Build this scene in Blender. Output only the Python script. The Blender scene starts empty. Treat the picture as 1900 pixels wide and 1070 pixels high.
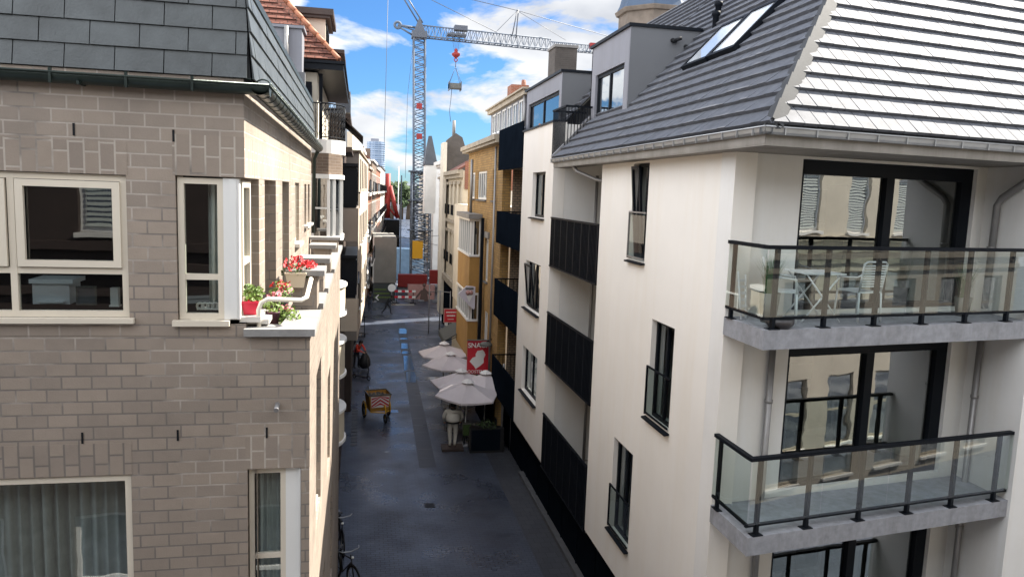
import bpy, math, random
from mathutils import Vector, Matrix
random.seed(7)
R_ = math.radians
S = bpy.context.scene
COL = S.collection
PI = math.pi
# ---------------------------------------------------------------- camera
W0, H0, F0 = 1900., 1070., 1400.
Yd = Vector((670-950, 350-535, F0)).normalized()          # street direction in camera axes (x right, y down, z forward)
_h = Vector((1, .036, 0))
_u = _h.cross(Yd).normalized()
if _u.y > 0: _u = -_u
_x = Yd.cross(_u).normalized()
if _x.x < 0: _x = -_x
RM = Matrix((_x, Yd, _u))                                  # camera axes -> world
cam_d = bpy.data.cameras.new('camera'); cam = bpy.data.objects.new('camera', cam_d); COL.objects.link(cam)
cam_d.sensor_width = 36; cam_d.lens = F0/W0*36; cam_d.clip_start = .05; cam_d.clip_end = 5000
cr, cu, cb = RM@Vector((1,0,0)), RM@Vector((0,-1,0)), RM@Vector((0,0,-1))
cam.matrix_world = Matrix(((cr.x,cu.x,cb.x,0),(cr.y,cu.y,cb.y,0),(cr.z,cu.z,cb.z,0),(0,0,0,1)))
S.camera = cam
def ray(px, py): return RM@Vector((px-950, py-535, F0))
def onz(px, py, z): d = ray(px,py); return d*(z/d.z)
def ony(px, py, y): d = ray(px,py); return d*(y/d.y)
def onx(px, py, x): d = ray(px,py); return d*(x/d.x)
# ---------------------------------------------------------------- sky and sun
SUN = Vector((.66, .26, .72)).normalized()
wd = bpy.data.worlds.new('World'); S.world = wd; wd.use_nodes = True
nt = wd.node_tree; nt.nodes.clear()
def N(t, ty, **k):
    n = t.nodes.new(ty)
    for a, v in k.items(): setattr(n, a, v)
    return n
out = N(nt,'ShaderNodeOutputWorld'); bg = N(nt,'ShaderNodeBackground'); sky = N(nt,'ShaderNodeTexSky')
sky.sky_type = 'NISHITA'; sky.sun_disc = False
sky.sun_elevation = math.asin(SUN.z); sky.sun_rotation = math.atan2(SUN.x, SUN.y)
sky.air_density = 1.0; sky.dust_density = .25; sky.ozone_density = 3.0; sky.altitude = 50
tc = N(nt,'ShaderNodeTexCoord'); 
mp = N(nt,'ShaderNodeMapping'); mp.inputs['Scale'].default_value = (1.0,1.0,2.7); mp.inputs['Location'].default_value = (1.7,2.0,.4)
nz = N(nt,'ShaderNodeTexNoise'); nz.inputs['Scale'].default_value = 6.0; nz.inputs['Detail'].default_value = 9; nz.inputs['Roughness'].default_value = .56; nz.inputs['Distortion'].default_value = .25
sx = N(nt,'ShaderNodeSeparateXYZ')
nt.links.new(tc.outputs['Generated'], mp.inputs[0]); nt.links.new(mp.outputs[0], nz.inputs['Vector']); nt.links.new(tc.outputs['Generated'], sx.inputs[0])
def mth(t, op, a, b=None, clamp=False):
    n = N(t,'ShaderNodeMath', operation=op); n.use_clamp = clamp
    for i, v in enumerate((a,b)):
        if v is None: continue
        if isinstance(v,(int,float)): n.inputs[i].default_value = v
        else: t.links.new(v, n.inputs[i])
    return n.outputs[0]
# more cloud towards the right of the street, less straight down it
bias = mth(nt,'ADD', mth(nt,'MULTIPLY', mth(nt,'ABSOLUTE', sx.outputs[0]), .26), mth(nt,'MULTIPLY', mth(nt,'MAXIMUM', mth(nt,'MULTIPLY', sx.outputs[1], -1.), 0.), .16))  # bias to the left and behind adds unseen cloud as fill
cl = mth(nt,'ADD', nz.outputs['Fac'], bias)
rp = N(nt,'ShaderNodeValToRGB'); rp.color_ramp.elements[0].position = .515; rp.color_ramp.elements[1].position = .61
nt.links.new(cl, rp.inputs[0])
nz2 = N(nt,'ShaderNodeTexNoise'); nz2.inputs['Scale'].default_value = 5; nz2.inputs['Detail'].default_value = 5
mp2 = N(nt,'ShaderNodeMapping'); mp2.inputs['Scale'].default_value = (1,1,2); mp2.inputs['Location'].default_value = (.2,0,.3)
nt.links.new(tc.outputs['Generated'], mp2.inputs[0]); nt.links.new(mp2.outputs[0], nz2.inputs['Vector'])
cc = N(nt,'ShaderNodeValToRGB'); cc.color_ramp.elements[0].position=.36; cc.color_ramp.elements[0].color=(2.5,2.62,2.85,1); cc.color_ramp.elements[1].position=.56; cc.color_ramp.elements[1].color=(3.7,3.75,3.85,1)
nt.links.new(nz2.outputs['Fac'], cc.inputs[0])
# unseen cloud overhead, left and behind is brightened to add fill light
cloud_fill = mth(nt,'ADD', mth(nt,'ADD', mth(nt,'ADD', mth(nt,'MULTIPLY', mth(nt,'MAXIMUM', mth(nt,'MULTIPLY', sx.outputs[1], -1.), 0.), 1.8), mth(nt,'MULTIPLY', mth(nt,'MAXIMUM', mth(nt,'MULTIPLY', sx.outputs[0], -1.), 0.), 2.6)), mth(nt,'MULTIPLY', mth(nt,'MAXIMUM', mth(nt,'SUBTRACT', sx.outputs[2], .3), 0.), 1.3)), 1.)
cl2 = N(nt,'ShaderNodeVectorMath', operation='SCALE'); nt.links.new(cc.outputs[0], cl2.inputs[0]); nt.links.new(cloud_fill, cl2.inputs['Scale'])
tint = N(nt,'ShaderNodeMix', data_type='RGBA', blend_type='MULTIPLY'); tint.inputs[0].default_value=1; tint.inputs[7].default_value=(.24,.40,.58,1)
nt.links.new(sky.outputs[0], tint.inputs[6])
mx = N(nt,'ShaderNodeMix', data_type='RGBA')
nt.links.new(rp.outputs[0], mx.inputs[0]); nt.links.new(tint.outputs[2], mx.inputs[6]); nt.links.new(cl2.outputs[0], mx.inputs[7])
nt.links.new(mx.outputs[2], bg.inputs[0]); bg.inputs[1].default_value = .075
nt.links.new(bg.outputs[0], out.inputs[0])
sl = bpy.data.lights.new('sun','SUN'); so = bpy.data.objects.new('sun', sl); COL.objects.link(so)
sl.energy = 5.0; sl.angle = R_(.5); sl.color = (1,.93,.82)
so.rotation_euler = SUN.to_track_quat('Z','Y').to_euler(); so.location = (30,10,40)
S.view_settings.view_transform = 'Standard'; S.view_settings.look = 'None'; S.view_settings.gamma = 1
S.view_settings.exposure = 1.92
S.cycles.max_bounces = 10; S.cycles.transparent_max_bounces = 24; S.cycles.caustics_reflective = False; S.cycles.caustics_refractive = False
S.cycles.sample_clamp_indirect = 6
# ---------------------------------------------------------------- materials
MATS = {}
def base_mat(name):
    m = bpy.data.materials.new(name); m.use_nodes = True
    t = m.node_tree; b = t.nodes['Principled BSDF']; MATS[name] = m
    return m, t, b
def setc(b, c, r, spec=.5, metal=0):
    b.inputs['Base Color'].default_value = (*c,1); b.inputs['Roughness'].default_value = r
    b.inputs['Specular IOR Level'].default_value = spec; b.inputs['Metallic'].default_value = metal
def mat(name, c, r=.6, noise=0, amt=.25, bump=0, spec=.4, metal=0, c2=None, coord='Object'):
    m, t, b = base_mat(name); setc(b, c, r, spec, metal)
    if noise:
        tc = N(t,'ShaderNodeTexCoord'); n = N(t,'ShaderNodeTexNoise'); n.inputs['Scale'].default_value = noise; n.inputs['Detail'].default_value = 7; n.inputs['Roughness'].default_value=.62
        t.links.new(tc.outputs[coord], n.inputs['Vector'])
        rp = N(t,'ShaderNodeValToRGB'); rp.color_ramp.elements[0].position=.3; rp.color_ramp.elements[1].position=.7
        lo = c2 if c2 else tuple(x*(1-amt) for x in c)
        rp.color_ramp.elements[0].color=(*lo,1); rp.color_ramp.elements[1].color=(*c,1)
        t.links.new(n.outputs['Fac'], rp.inputs[0]); t.links.new(rp.outputs[0], b.inputs['Base Color'])
        if bump:
            n2 = N(t,'ShaderNodeTexNoise'); n2.inputs['Scale'].default_value = noise*12; n2.inputs['Detail'].default_value = 4
            t.links.new(tc.outputs[coord], n2.inputs['Vector'])
            bp = N(t,'ShaderNodeBump'); bp.inputs['Strength'].default_value=bump; bp.inputs['Distance'].default_value=.01
            t.links.new(n2.outputs['Fac'], bp.inputs['Height']); t.links.new(bp.outputs[0], b.inputs['Normal'])
    return m
def brick(name, c1, c2, mc, bw, bh, ms=.01, rough=.8, bump=.5, stain=.25, stain_scale=.8, swap=False, mortar2=None, spec=.3, offset=.5, smooth=.15):
    m, t, b = base_mat(name); setc(b, c1, rough, spec)
    tc = N(t,'ShaderNodeTexCoord'); br = N(t,'ShaderNodeTexBrick')
    br.inputs['Scale'].default_value=1; br.inputs['Brick Width'].default_value=bw; br.inputs['Row Height'].default_value=bh
    br.inputs['Mortar Size'].default_value=ms; br.inputs['Mortar Smooth'].default_value=smooth; br.offset = offset
    br.inputs['Color1'].default_value=(*c1,1); br.inputs['Color2'].default_value=(*c2,1); br.inputs['Mortar'].default_value=(*mc,1)
    src = tc.outputs['UV']
    if swap:
        mp = N(t,'ShaderNodeMapping'); mp.inputs['Rotation'].default_value=(0,0,PI/2); t.links.new(src, mp.inputs[0]); src = mp.outputs[0]
    t.links.new(src, br.inputs['Vector'])
    col = br.outputs['Color']
    n = N(t,'ShaderNodeTexNoise'); n.inputs['Scale'].default_value=stain_scale; n.inputs['Detail'].default_value=8; n.inputs['Roughness'].default_value=.65
    t.links.new(tc.outputs['Object'], n.inputs['Vector'])
    if mortar2:
        r2 = N(t,'ShaderNodeValToRGB'); r2.color_ramp.elements[0].position=.42; r2.color_ramp.elements[1].position=.56
        r2.color_ramp.elements[0].color=(*mortar2,1); r2.color_ramp.elements[1].color=(*mc,1)
        n3 = N(t,'ShaderNodeTexNoise'); n3.inputs['Scale'].default_value=1.7; n3.inputs['Detail'].default_value=5
        t.links.new(tc.outputs['Object'], n3.inputs['Vector']); sz=N(t,'ShaderNodeSeparateXYZ'); t.links.new(tc.outputs['Object'],sz.inputs[0]); t.links.new(mth(t,'ADD',n3.outputs['Fac'],mth(t,'MAXIMUM',mth(t,'MINIMUM',mth(t,'MULTIPLY',mth(t,'ADD',sz.outputs[2],.75),.12),.12),-.11)), r2.inputs[0]); t.links.new(r2.outputs[0], br.inputs['Mortar'])
    rp = N(t,'ShaderNodeValToRGB'); rp.color_ramp.elements[0].position=.3; rp.color_ramp.elements[1].position=.68
    v = 1-stain; rp.color_ramp.elements[0].color=(v,v,v,1); rp.color_ramp.elements[1].color=(1,1,1,1)
    t.links.new(n.outputs['Fac'], rp.inputs[0])
    mm = N(t,'ShaderNodeMix', data_type='RGBA', blend_type='MULTIPLY'); mm.inputs[0].default_value=1
    t.links.new(col, mm.inputs[6]); t.links.new(rp.outputs[0], mm.inputs[7]); t.links.new(mm.outputs[2], b.inputs['Base Color'])
    nb = N(t,'ShaderNodeTexNoise'); nb.inputs['Scale'].default_value=60; nb.inputs['Detail'].default_value=3
    t.links.new(tc.outputs['Object'], nb.inputs['Vector'])
    h = mth(t,'ADD', mth(t,'MULTIPLY', br.outputs['Fac'], -1.), mth(t,'MULTIPLY', nb.outputs['Fac'], .5))
    bp = N(t,'ShaderNodeBump'); bp.inputs['Strength'].default_value=bump; bp.inputs['Distance'].default_value=.008
    t.links.new(h, bp.inputs['Height']); t.links.new(bp.outputs[0], b.inputs['Normal'])
    return m
def glass(name, refl=.22, tintc=(.8,.88,.86), dark=None, rough=.0, wav=.0):
    """window pane: part mirror, part see-through (or part opaque colour when dark is given)"""
    m = bpy.data.materials.new(name); m.use_nodes = True; t = m.node_tree; t.nodes.clear(); MATS[name] = m
    o = N(t,'ShaderNodeOutputMaterial'); g = N(t,'ShaderNodeBsdfGlossy'); g.inputs['Roughness'].default_value=rough
    g.inputs['Color'].default_value=(.93,.96,.97,1)
    if dark is None:
        d = N(t,'ShaderNodeBsdfTransparent'); d.inputs['Color'].default_value=(*tintc,1)
    else:
        d = N(t,'ShaderNodeBsdfDiffuse'); d.inputs['Color'].default_value=(*dark,1)
    fr = N(t,'ShaderNodeLayerWeight'); fr.inputs['Blend'].default_value=.5
    f = mth(t,'ADD', mth(t,'MULTIPLY', mth(t,'POWER', fr.outputs['Facing'], 5.), 1-refl), refl, True)
    mx = N(t,'ShaderNodeMixShader'); t.links.new(f, mx.inputs[0]); t.links.new(d.outputs[0], mx.inputs[1]); t.links.new(g.outputs[0], mx.inputs[2])
    if wav:
        tc = N(t,'ShaderNodeTexCoord'); n = N(t,'ShaderNodeTexNoise'); n.inputs['Scale'].default_value=1.3; t.links.new(tc.outputs['Object'], n.inputs['Vector'])
        bp = N(t,'ShaderNodeBump'); bp.inputs['Strength'].default_value=wav; bp.inputs['Distance'].default_value=.05; t.links.new(n.outputs['Fac'], bp.inputs['Height']); t.links.new(bp.outputs[0], g.inputs['Normal'])
    t.links.new(mx.outputs[0], o.inputs[0])
    return m
brick('grey_brick', (.345,.285,.232), (.285,.238,.198), (.43,.38,.33), .254, .12, .008, .6, .6, .34, .7, mortar2=(.20,.175,.155), spec=.45)
brick('grey_brick_soldier', (.34,.282,.23), (.285,.238,.2), (.46,.41,.355), .24, .127, .009, .78, .6, .3, .7, swap=True, mortar2=(.2,.175,.155), offset=.35)
mat('slate', (.075,.087,.092), .42, 3.5, .45, .35, .4)
mat('slate_joint', (.012,.014,.016), .8)
mat('zinc_green', (.035,.05,.045), .35, 4, .4, .1, .5, .5)
mat('cream_frame', (.66,.60,.50), .38, 1.5, .08)
mat('white_frame', (.74,.74,.72), .35, 1.5, .06)
mat('white_sill', (.62,.60,.56), .5, 3, .15)
glass('pane', .13, (.62,.68,.68), wav=.04)
glass('pane_mirror', .34, dark=(.015,.018,.022), wav=.06)
glass('pane_big', .34, (.60,.66,.64), wav=.05)
glass('pane_roof', .35, dark=(.62,.66,.70))  # pale body colour painted in for the bright sky reflected in the skylights
glass('balustrade_glass', .12, (.80,.88,.86))
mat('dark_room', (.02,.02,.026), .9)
mat('room_wall', (.30,.30,.28), .9)
mat('room_floor', (.16,.14,.12), .7)
mat('kitchen', (.06,.06,.065), .5)
mat('curtain', (.7,.72,.69), .9, 6, .2)
mat('curtain_grey', (.50,.50,.47), .9, 6, .25)
mat('black', (.008,.009,.011), .6, spec=.2)
mat('black_metal', (.008,.010,.014), .5, 5, .3, 0, .06)
mat('frame_black', (.007,.009,.013), .45, spec=.1)
mat('panel_black', (.0065,.010,.016), .6, 2, .3, spec=.0)
mat('coping', (.27,.265,.26), .7, 5, .3, .3)
mat('coping_dark', (.10,.105,.115), .7, 5, .3, .3)
mat('render_white', (.76,.735,.695), .9, .35, .10, .12)
mat('render_grey', (.69,.685,.67), .9, .6, .12, .12)
mat('concrete', (.30,.31,.34), .85, 9, .3, .5)
mat('cement_board', (.27,.255,.232), .85, 1.2, .25, .2)
mat('roof_tile', (.128,.136,.156), .68, 5, .35, .25, .08)
mat('roof_under', (.015,.016,.018), .9)
mat('ridge_tile', (.07,.073,.077), .6, 3, .2, .1, spec=.05)
mat('zinc', (.36,.37,.38), .42, 3, .2, .05, .5, .55)
mat('zinc_pipe', (.25,.245,.245), .4, 3, .2, 0, .5, .4)
mat('clad_grey', (.20,.205,.235), .55, .8, .12)
mat('clad_grey_dark', (.105,.11,.12), .6, .8, .12)
mat('sky_glass', (.6,.7,.8), .05, spec=1)
mat('timber_orange', (.42,.20,.08), .6, 12, .3)
def streaks(name, amt=.13, sc=(2.2,2.2,.16)):
    t=MATS[name].node_tree; b=t.nodes['Principled BSDF']; src=b.inputs['Base Color'].links[0].from_socket
    tc=N(t,'ShaderNodeTexCoord'); mp=N(t,'ShaderNodeMapping'); mp.inputs['Scale'].default_value=sc; n=N(t,'ShaderNodeTexNoise'); n.inputs['Scale'].default_value=1; n.inputs['Detail'].default_value=8; n.inputs['Roughness'].default_value=.7
    t.links.new(tc.outputs['Object'],mp.inputs[0]); t.links.new(mp.outputs[0],n.inputs['Vector'])
    r=N(t,'ShaderNodeValToRGB'); r.color_ramp.elements[0].position=.36; r.color_ramp.elements[1].position=.55; v=1-amt; r.color_ramp.elements[0].color=(v,v*.985,v*.96,1); r.color_ramp.elements[1].color=(1,1,1,1)
    t.links.new(n.outputs['Fac'],r.inputs[0]); m=N(t,'ShaderNodeMix',data_type='RGBA',blend_type='MULTIPLY'); m.inputs[0].default_value=1
    t.links.new(src,m.inputs[6]); t.links.new(r.outputs[0],m.inputs[7]); t.links.new(m.outputs[2],b.inputs['Base Color'])
for q,a in (('render_white',.022),('render_grey',.035),('cement_board',.2),('concrete',.18),('clad_grey',.08)): streaks(q,a)
brick('yellow_brick', (.42,.25,.085), (.31,.18,.055), (.22,.15,.075), .34, .105, .014, .8, .5, .35)
mat('yellow_render', (.36,.205,.06), .8, .8, .3, .1)
brick('tan_brick', (.30,.22,.15), (.25,.18,.12), (.13,.11,.09), .2, .1, .02, .8, .5, .3)
brick('red_brick', (.26,.085,.045), (.2,.065,.035), (.28,.2,.16), .22, .07, .008, .8, .4, .35)
brick('brown_brick', (.18,.13,.095), (.14,.10,.075), (.2,.16,.13), .22, .07, .008, .8, .4, .35)
brick('grey_party', (.115,.10,.09), (.10,.088,.08), (.12,.11,.1), .22, .07, .008, .9, .4, .45)
mat('cream_render', (.52,.455,.35), .85, .7, .22, .1)
mat('cream_light', (.66,.60,.50), .85, .7, .2, .1)
mat('white_paint', (.74,.73,.70), .7, .8, .18)
mat('beige_render', (.44,.38,.31), .85, .7, .2, .1)
mat('taupe', (.23,.2,.175), .85, .7, .2, .1)
mat('stone_trim', (.36,.31,.24), .8, 2, .35, .3)
mat('grey_trim', (.22,.21,.2), .7, 2, .3)
brick('red_tiles', (.21,.085,.06), (.16,.06,.042), (.07,.03,.02), .19, .115, .012, .7, .9, .35, offset=.5)
mat('ridge_red', (.36,.14,.075), .6, 3, .3)
mat('dark_slate', (.055,.06,.07), .5, 2, .3)
mat('dark_brown', (.05,.035,.03), .6, 2, .3)
brick('paving', (.080,.095,.130), (.062,.074,.104), (.030,.036,.050), .24, .12, .010, .47, .5, .5, .3, spec=.5)
brick('kerb_paving', (.066,.069,.08), (.052,.056,.066), (.026,.028,.033), .3, .3, .009, .5, .5, .3, .5, spec=.5)
t_=MATS['paving'].node_tree; n_=N(t_,'ShaderNodeTexNoise'); n_.inputs['Scale'].default_value=.55; n_.inputs['Detail'].default_value=7; c_=N(t_,'ShaderNodeTexCoord'); t_.links.new(c_.outputs['Object'],n_.inputs['Vector'])
r_=N(t_,'ShaderNodeMapRange'); r_.inputs[1].default_value=.35; r_.inputs[2].default_value=.65; r_.inputs[3].default_value=.2; r_.inputs[4].default_value=.55; t_.links.new(n_.outputs['Fac'],r_.inputs[0]); t_.links.new(r_.outputs[0],t_.nodes['Principled BSDF'].inputs['Roughness'])
mat('drain', (.045,.048,.055), .5, 4, .3)
mat('wet', (.05,.06,.08), .10, 3, .3, spec=.8)
mat('iron', (.02,.02,.022), .5)
mat('crane_grey', (.115,.14,.18), .6, 3, .2, 0, .15)
mat('tower_ring', (.26,.34,.45), .6)
mat('crane_dark', (.07,.08,.10), .5)
mat('crane_red', (.24,.02,.018), .6)
mat('crane_yellow', (.62,.33,.02), .5)
mat('cable', (.05,.055,.065), .5)
mat('tarp', (.27,.26,.235), .75, 1.2, .2)
mat('parasol', (.62,.57,.58), .8, 1.5, .12)
mat('parasol_white', (.74,.72,.70), .7)
mat('awning_grey', (.05,.055,.055), .8)
mat('sign_red', (.50,.02,.035), .4)
mat('sign_red_dark', (.33,.012,.03), .4)
mat('sign_white', (.72,.72,.70), .5)
mat('sign_lilac', (.55,.52,.58), .5)
mat('pink_print', (.46,.26,.24), .6, 3, .2)
mat('brown_print', (.12,.08,.07), .7)
mat('skin', (.52,.30,.22), .6)
mat('skin_dark', (.10,.06,.045), .6)
mat('hair', (.018,.013,.012), .6)
mat('cloth_dark', (.022,.024,.03), .8)
mat('cloth_red', (.55,.04,.03), .8)
mat('hi_vis', (.72,.06,.03), .7)
mat('reflective', (.75,.76,.72), .4)
mat('jeans', (.06,.075,.11), .9)
mat('statue_white', (.58,.56,.50), .55, 4, .15)
mat('plastic_black', (.014,.014,.015), .45)
mat('cart_orange', (.46,.23,.04), .5, 5, .3)
mat('cart_grey', (.12,.12,.11), .6, 5, .4)
mat('rubber', (.012,.012,.012), .8)
mat('pot_red', (.62,.035,.07), .4)
mat('pot_cream', (.62,.53,.40), .6)
mat('pot_dark', (.03,.028,.03), .4)
mat('pot_purple', (.08,.03,.05), .5)
mat('pot_stone', (.16,.16,.15), .7, 6, .3)
mat('leaf', (.16,.24,.035), .6, 8, .45, c2=(.06,.11,.02))
mat('leaf_dark', (.06,.11,.03), .6, 8, .45)
mat('grass_leaf', (.05,.13,.05), .6, 8, .4)
mat('petal_red', (.62,.012,.02), .6, 20, .3)
mat('petal_pink', (.62,.18,.22), .6, 20, .3)
mat('chair_white', (.62,.64,.67), .4)
mat('handrail_white', (.78,.74,.64), .35)
mat('foliage_far', (.055,.09,.035), .9, .6, .5)
mat('bark', (.09,.065,.045), .9)
brick('tower_glass', (.09,.15,.24), (.13,.20,.31), (.28,.34,.42), 2.0, 3.0, .28, .25, .1, .1, spec=.6, offset=0)
mat('stone_pink', (.42,.37,.30), .85, .8, .2, .2)
mat('stone_cream', (.52,.47,.38), .85, .8, .2, .2)
mat('blind', (.42,.45,.42), .6)
mat('old_stone', (.17,.14,.115), .85, 1.5, .4, .3)
mat('copper_dome', (.045,.075,.125), .6, 1, .25)
mat('blue_tarp', (.16,.27,.42), .6, 2, .3)
# ---------------------------------------------------------------- mesh helpers
def frame(o, xd):
    x = Vector((xd[0],xd[1],0)).normalized(); y = Vector((-x.y,x.x,0))
    return Matrix(((x.x,y.x,0,o[0]),(x.y,y.y,0,o[1]),(0,0,1,o[2]),(0,0,0,1)))
ID = Matrix.Identity(4)
class MB:
    def __init__(s, T=None): s.v=[]; s.f=[]; s.T=T; s.sm=set(); s.mi={}
    def add(s, vs, fs, smooth=False, mi=0):
        b=len(s.v)
        for p in vs:
            p=Vector(p); s.v.append(s.T@p if s.T else p)
        for f in fs:
            if smooth: s.sm.add(len(s.f))
            if mi: s.mi[len(s.f)]=mi
            s.f.append([b+i for i in f])
        return s
    def box(s,x0,x1,y0,y1,z0,z1,mi=0):
        if x0>x1:x0,x1=x1,x0
        if y0>y1:y0,y1=y1,y0
        if z0>z1:z0,z1=z1,z0
        return s.add([(x0,y0,z0),(x1,y0,z0),(x1,y1,z0),(x0,y1,z0),(x0,y0,z1),(x1,y0,z1),(x1,y1,z1),(x0,y1,z1)],
            [(0,3,2,1),(4,5,6,7),(0,1,5,4),(1,2,6,5),(2,3,7,6),(3,0,4,7)],mi=mi)
    def quad(s,a,b,c,d,mi=0): return s.add([a,b,c,d],[(0,1,2,3)],mi=mi)
    def prism(s, poly, z0, z1):                                # vertical prism over an xy polygon (counter-clockwise)
        n=len(poly); vs=[(x,y,z0) for x,y in poly]+[(x,y,z1) for x,y in poly]
        fs=[tuple(range(n-1,-1,-1)),tuple(range(n,2*n))]+[(i,(i+1)%n,n+(i+1)%n,n+i) for i in range(n)]
        return s.add(vs,fs)
    def extrude(s, poly, off):                                 # planar 3d polygon thickened by vector off
        n=len(poly); off=Vector(off); vs=[Vector(p) for p in poly]+[Vector(p)+off for p in poly]
        fs=[tuple(range(n-1,-1,-1)),tuple(range(n,2*n))]+[(i,(i+1)%n,n+(i+1)%n,n+i) for i in range(n)]
        return s.add(vs,fs)
    def tube(s, pts, r, n=8, caps=True, smooth=True):
        pts=[Vector(p) for p in pts]; rings=[]; vs=[]
        rr=r if isinstance(r,(list,tuple)) else [r]*len(pts)
        t0=(pts[1]-pts[0]).normalized(); a=Vector((0,0,1)) if abs(t0.z)<.9 else Vector((1,0,0))
        e=t0.cross(a).normalized()
        for i,p in enumerate(pts):
            t=((pts[min(i+1,len(pts)-1)]-pts[max(i-1,0)])).normalized()
            e=(e-t*e.dot(t)).normalized(); g=t.cross(e)
            for k in range(n):
                an=2*PI*k/n; vs.append(p+(e*math.cos(an)+g*math.sin(an))*rr[i])
        fs=[]
        for i in range(len(pts)-1):
            for k in range(n): fs.append((i*n+k,i*n+(k+1)%n,(i+1)*n+(k+1)%n,(i+1)*n+k))
        s.add(vs,fs,smooth)
        if caps:
            m=len(pts)-1; b=len(s.v)-len(vs)
            s.f.append([b+k for k in range(n-1,-1,-1)]); s.f.append([b+m*n+k for k in range(n)])
        return s
    def bar(s,a,b,w,h=None):                                   # square bar between two points
        return s.tube([a,b],(w if h is None else (w+h)/2)*.72,4,True,False)
    def lathe(s, prof, c=(0,0,0), n=16, smooth=True, a0=0, a1=2*PI):
        full=abs(a1-a0-2*PI)<1e-6; m=n if full else n+1; vs=[]; fs=[]
        for r,z in prof:
            for k in range(m):
                an=a0+(a1-a0)*k/n; vs.append((c[0]+r*math.cos(an),c[1]+r*math.sin(an),c[2]+z))
        for i in range(len(prof)-1):
            for k in range(n):
                k2=(k+1)%m; fs.append((i*m+k,i*m+k2,(i+1)*m+k2,(i+1)*m+k))
        return s.add(vs,fs,smooth)
    def disc(s, c, r, n=14, nx=(0,0,1)):
        z=Vector(nx).normalized(); a=Vector((0,0,1)) if abs(z.z)<.9 else Vector((1,0,0)); e=z.cross(a).normalized(); g=z.cross(e); c=Vector(c)
        return s.add([c+(e*math.cos(2*PI*k/n)+g*math.sin(2*PI*k/n))*r for k in range(n)],[tuple(range(n))])
    def torus(s, c, R, r, axis=(0,1,0), n=20, k=7):
        z=Vector(axis).normalized(); a=Vector((0,0,1)) if abs(z.z)<.9 else Vector((1,0,0)); e=z.cross(a).normalized(); g=z.cross(e); c=Vector(c)
        vs=[];fs=[]
        for i in range(n):
            d=e*math.cos(2*PI*i/n)+g*math.sin(2*PI*i/n)
            for j in range(k):
                an=2*PI*j/k; vs.append(c+d*(R+r*math.cos(an))+z*(r*math.sin(an)))
        for i in range(n):
            for j in range(k): fs.append((i*k+j,((i+1)%n)*k+j,((i+1)%n)*k+(j+1)%k,i*k+(j+1)%k))
        return s.add(vs,fs,True)
    def wall(s, u0,u1,z0,z1, holes, t=.3, d=None, cap0=True, cap1=True):             # wall face in the local u-z plane with openings; local y runs into the wall
        d = t if d is None else d
        us=sorted({u0,u1,*[min(max(h[i],u0),u1) for h in holes for i in (0,1)]}); zs=sorted({z0,z1,*[min(max(h[i],z0),z1) for h in holes for i in (2,3)]})
        def inh(u,z): return any(h[0]<u<h[1] and h[2]<z<h[3] for h in holes)
        for i in range(len(us)-1):
            for j in range(len(zs)-1):
                a,b,c,e=us[i],us[i+1],zs[j],zs[j+1]
                if inh((a+b)/2,(c+e)/2): continue
                s.quad((a,0,c),(b,0,c),(b,0,e),(a,0,e)); s.quad((b,t,c),(a,t,c),(a,t,e),(b,t,e))
        for h in holes:
            a,b,c,e=max(h[0],u0),min(h[1],u1),h[2],h[3]; dd=h[4] if len(h)>4 else t
            if h[0]>=u0: s.quad((a,0,c),(a,0,e),(a,dd,e),(a,dd,c))
            if h[1]<=u1: s.quad((b,0,e),(b,0,c),(b,dd,c),(b,dd,e))
            s.quad((a,0,e),(b,0,e),(b,dd,e),(a,dd,e)); s.quad((b,0,c),(a,0,c),(a,dd,c),(b,dd,c))
        s.quad((u0,0,z1),(u1,0,z1),(u1,t,z1),(u0,t,z1))
        if cap0: s.quad((u0,t,z0),(u0,t,z1),(u0,0,z1),(u0,0,z0))
        if cap1: s.quad((u1,0,z0),(u1,0,z1),(u1,t,z1),(u1,t,z0))
        return s
    def build(s, name, m, parent=None, smooth=None):
        me=bpy.data.meshes.new(name); me.from_pydata([tuple(v) for v in s.v],[],s.f); me.validate(clean_customdata=False)
        uv=me.uv_layers.new(name='UVMap'); me.update()
        for p in me.polygons:
            n=p.normal
            t=Vector((-n.y,n.x,0))
            if t.length<.05: t=Vector((1,0,0))
            t.normalize(); b=n.cross(t)
            if b.z<-.01: b=-b
            for li in p.loop_indices:
                co=me.vertices[me.loops[li].vertex_index].co; uv.data[li].uv=(co.dot(t),co.dot(b))
            if p.index in s.sm: p.use_smooth=True
            if p.index in s.mi: p.material_index=s.mi[p.index]
        for q in (m if isinstance(m,(list,tuple)) else [m]): me.materials.append(MATS[q])
        o=bpy.data.objects.new(name,me); COL.objects.link(o)
        if parent: o.parent=parent; o.matrix_parent_inverse=parent_inv(parent)
        return o
def world_of(o): return (world_of(o.parent)@o.matrix_parent_inverse@o.matrix_basis) if o.parent else o.matrix_basis.copy()
def parent_inv(p): return world_of(p).inverted()
def tag(o, label, cat, group=None, kind=None):
    if label: o['label']=label
    if cat: o['category']=cat
    if group: o['group']=group
    if kind: o['kind']=kind
    return o
def thing(name, label, cat, loc=(0,0,0), group=None):
    o=bpy.data.objects.new(name,None); COL.objects.link(o); o.location=loc; o.empty_display_size=.2
    return tag(o,label,cat,group)
def dup(src, loc=None, rz=None, label=None, group=None, parent=None, scale=None):
    c=src.copy(); COL.objects.link(c)
    if parent: c.parent=parent
    for ch in src.children: dup(ch,parent=c)
    if loc is not None: c.location=loc
    if rz is not None: c.rotation_euler=(0,0,rz)
    if scale is not None: c.scale=(scale,)*3
    if label: c['label']=label
    if group: c['group']=group
    return c
def struct(o): o['kind']='structure'; return o
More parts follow.
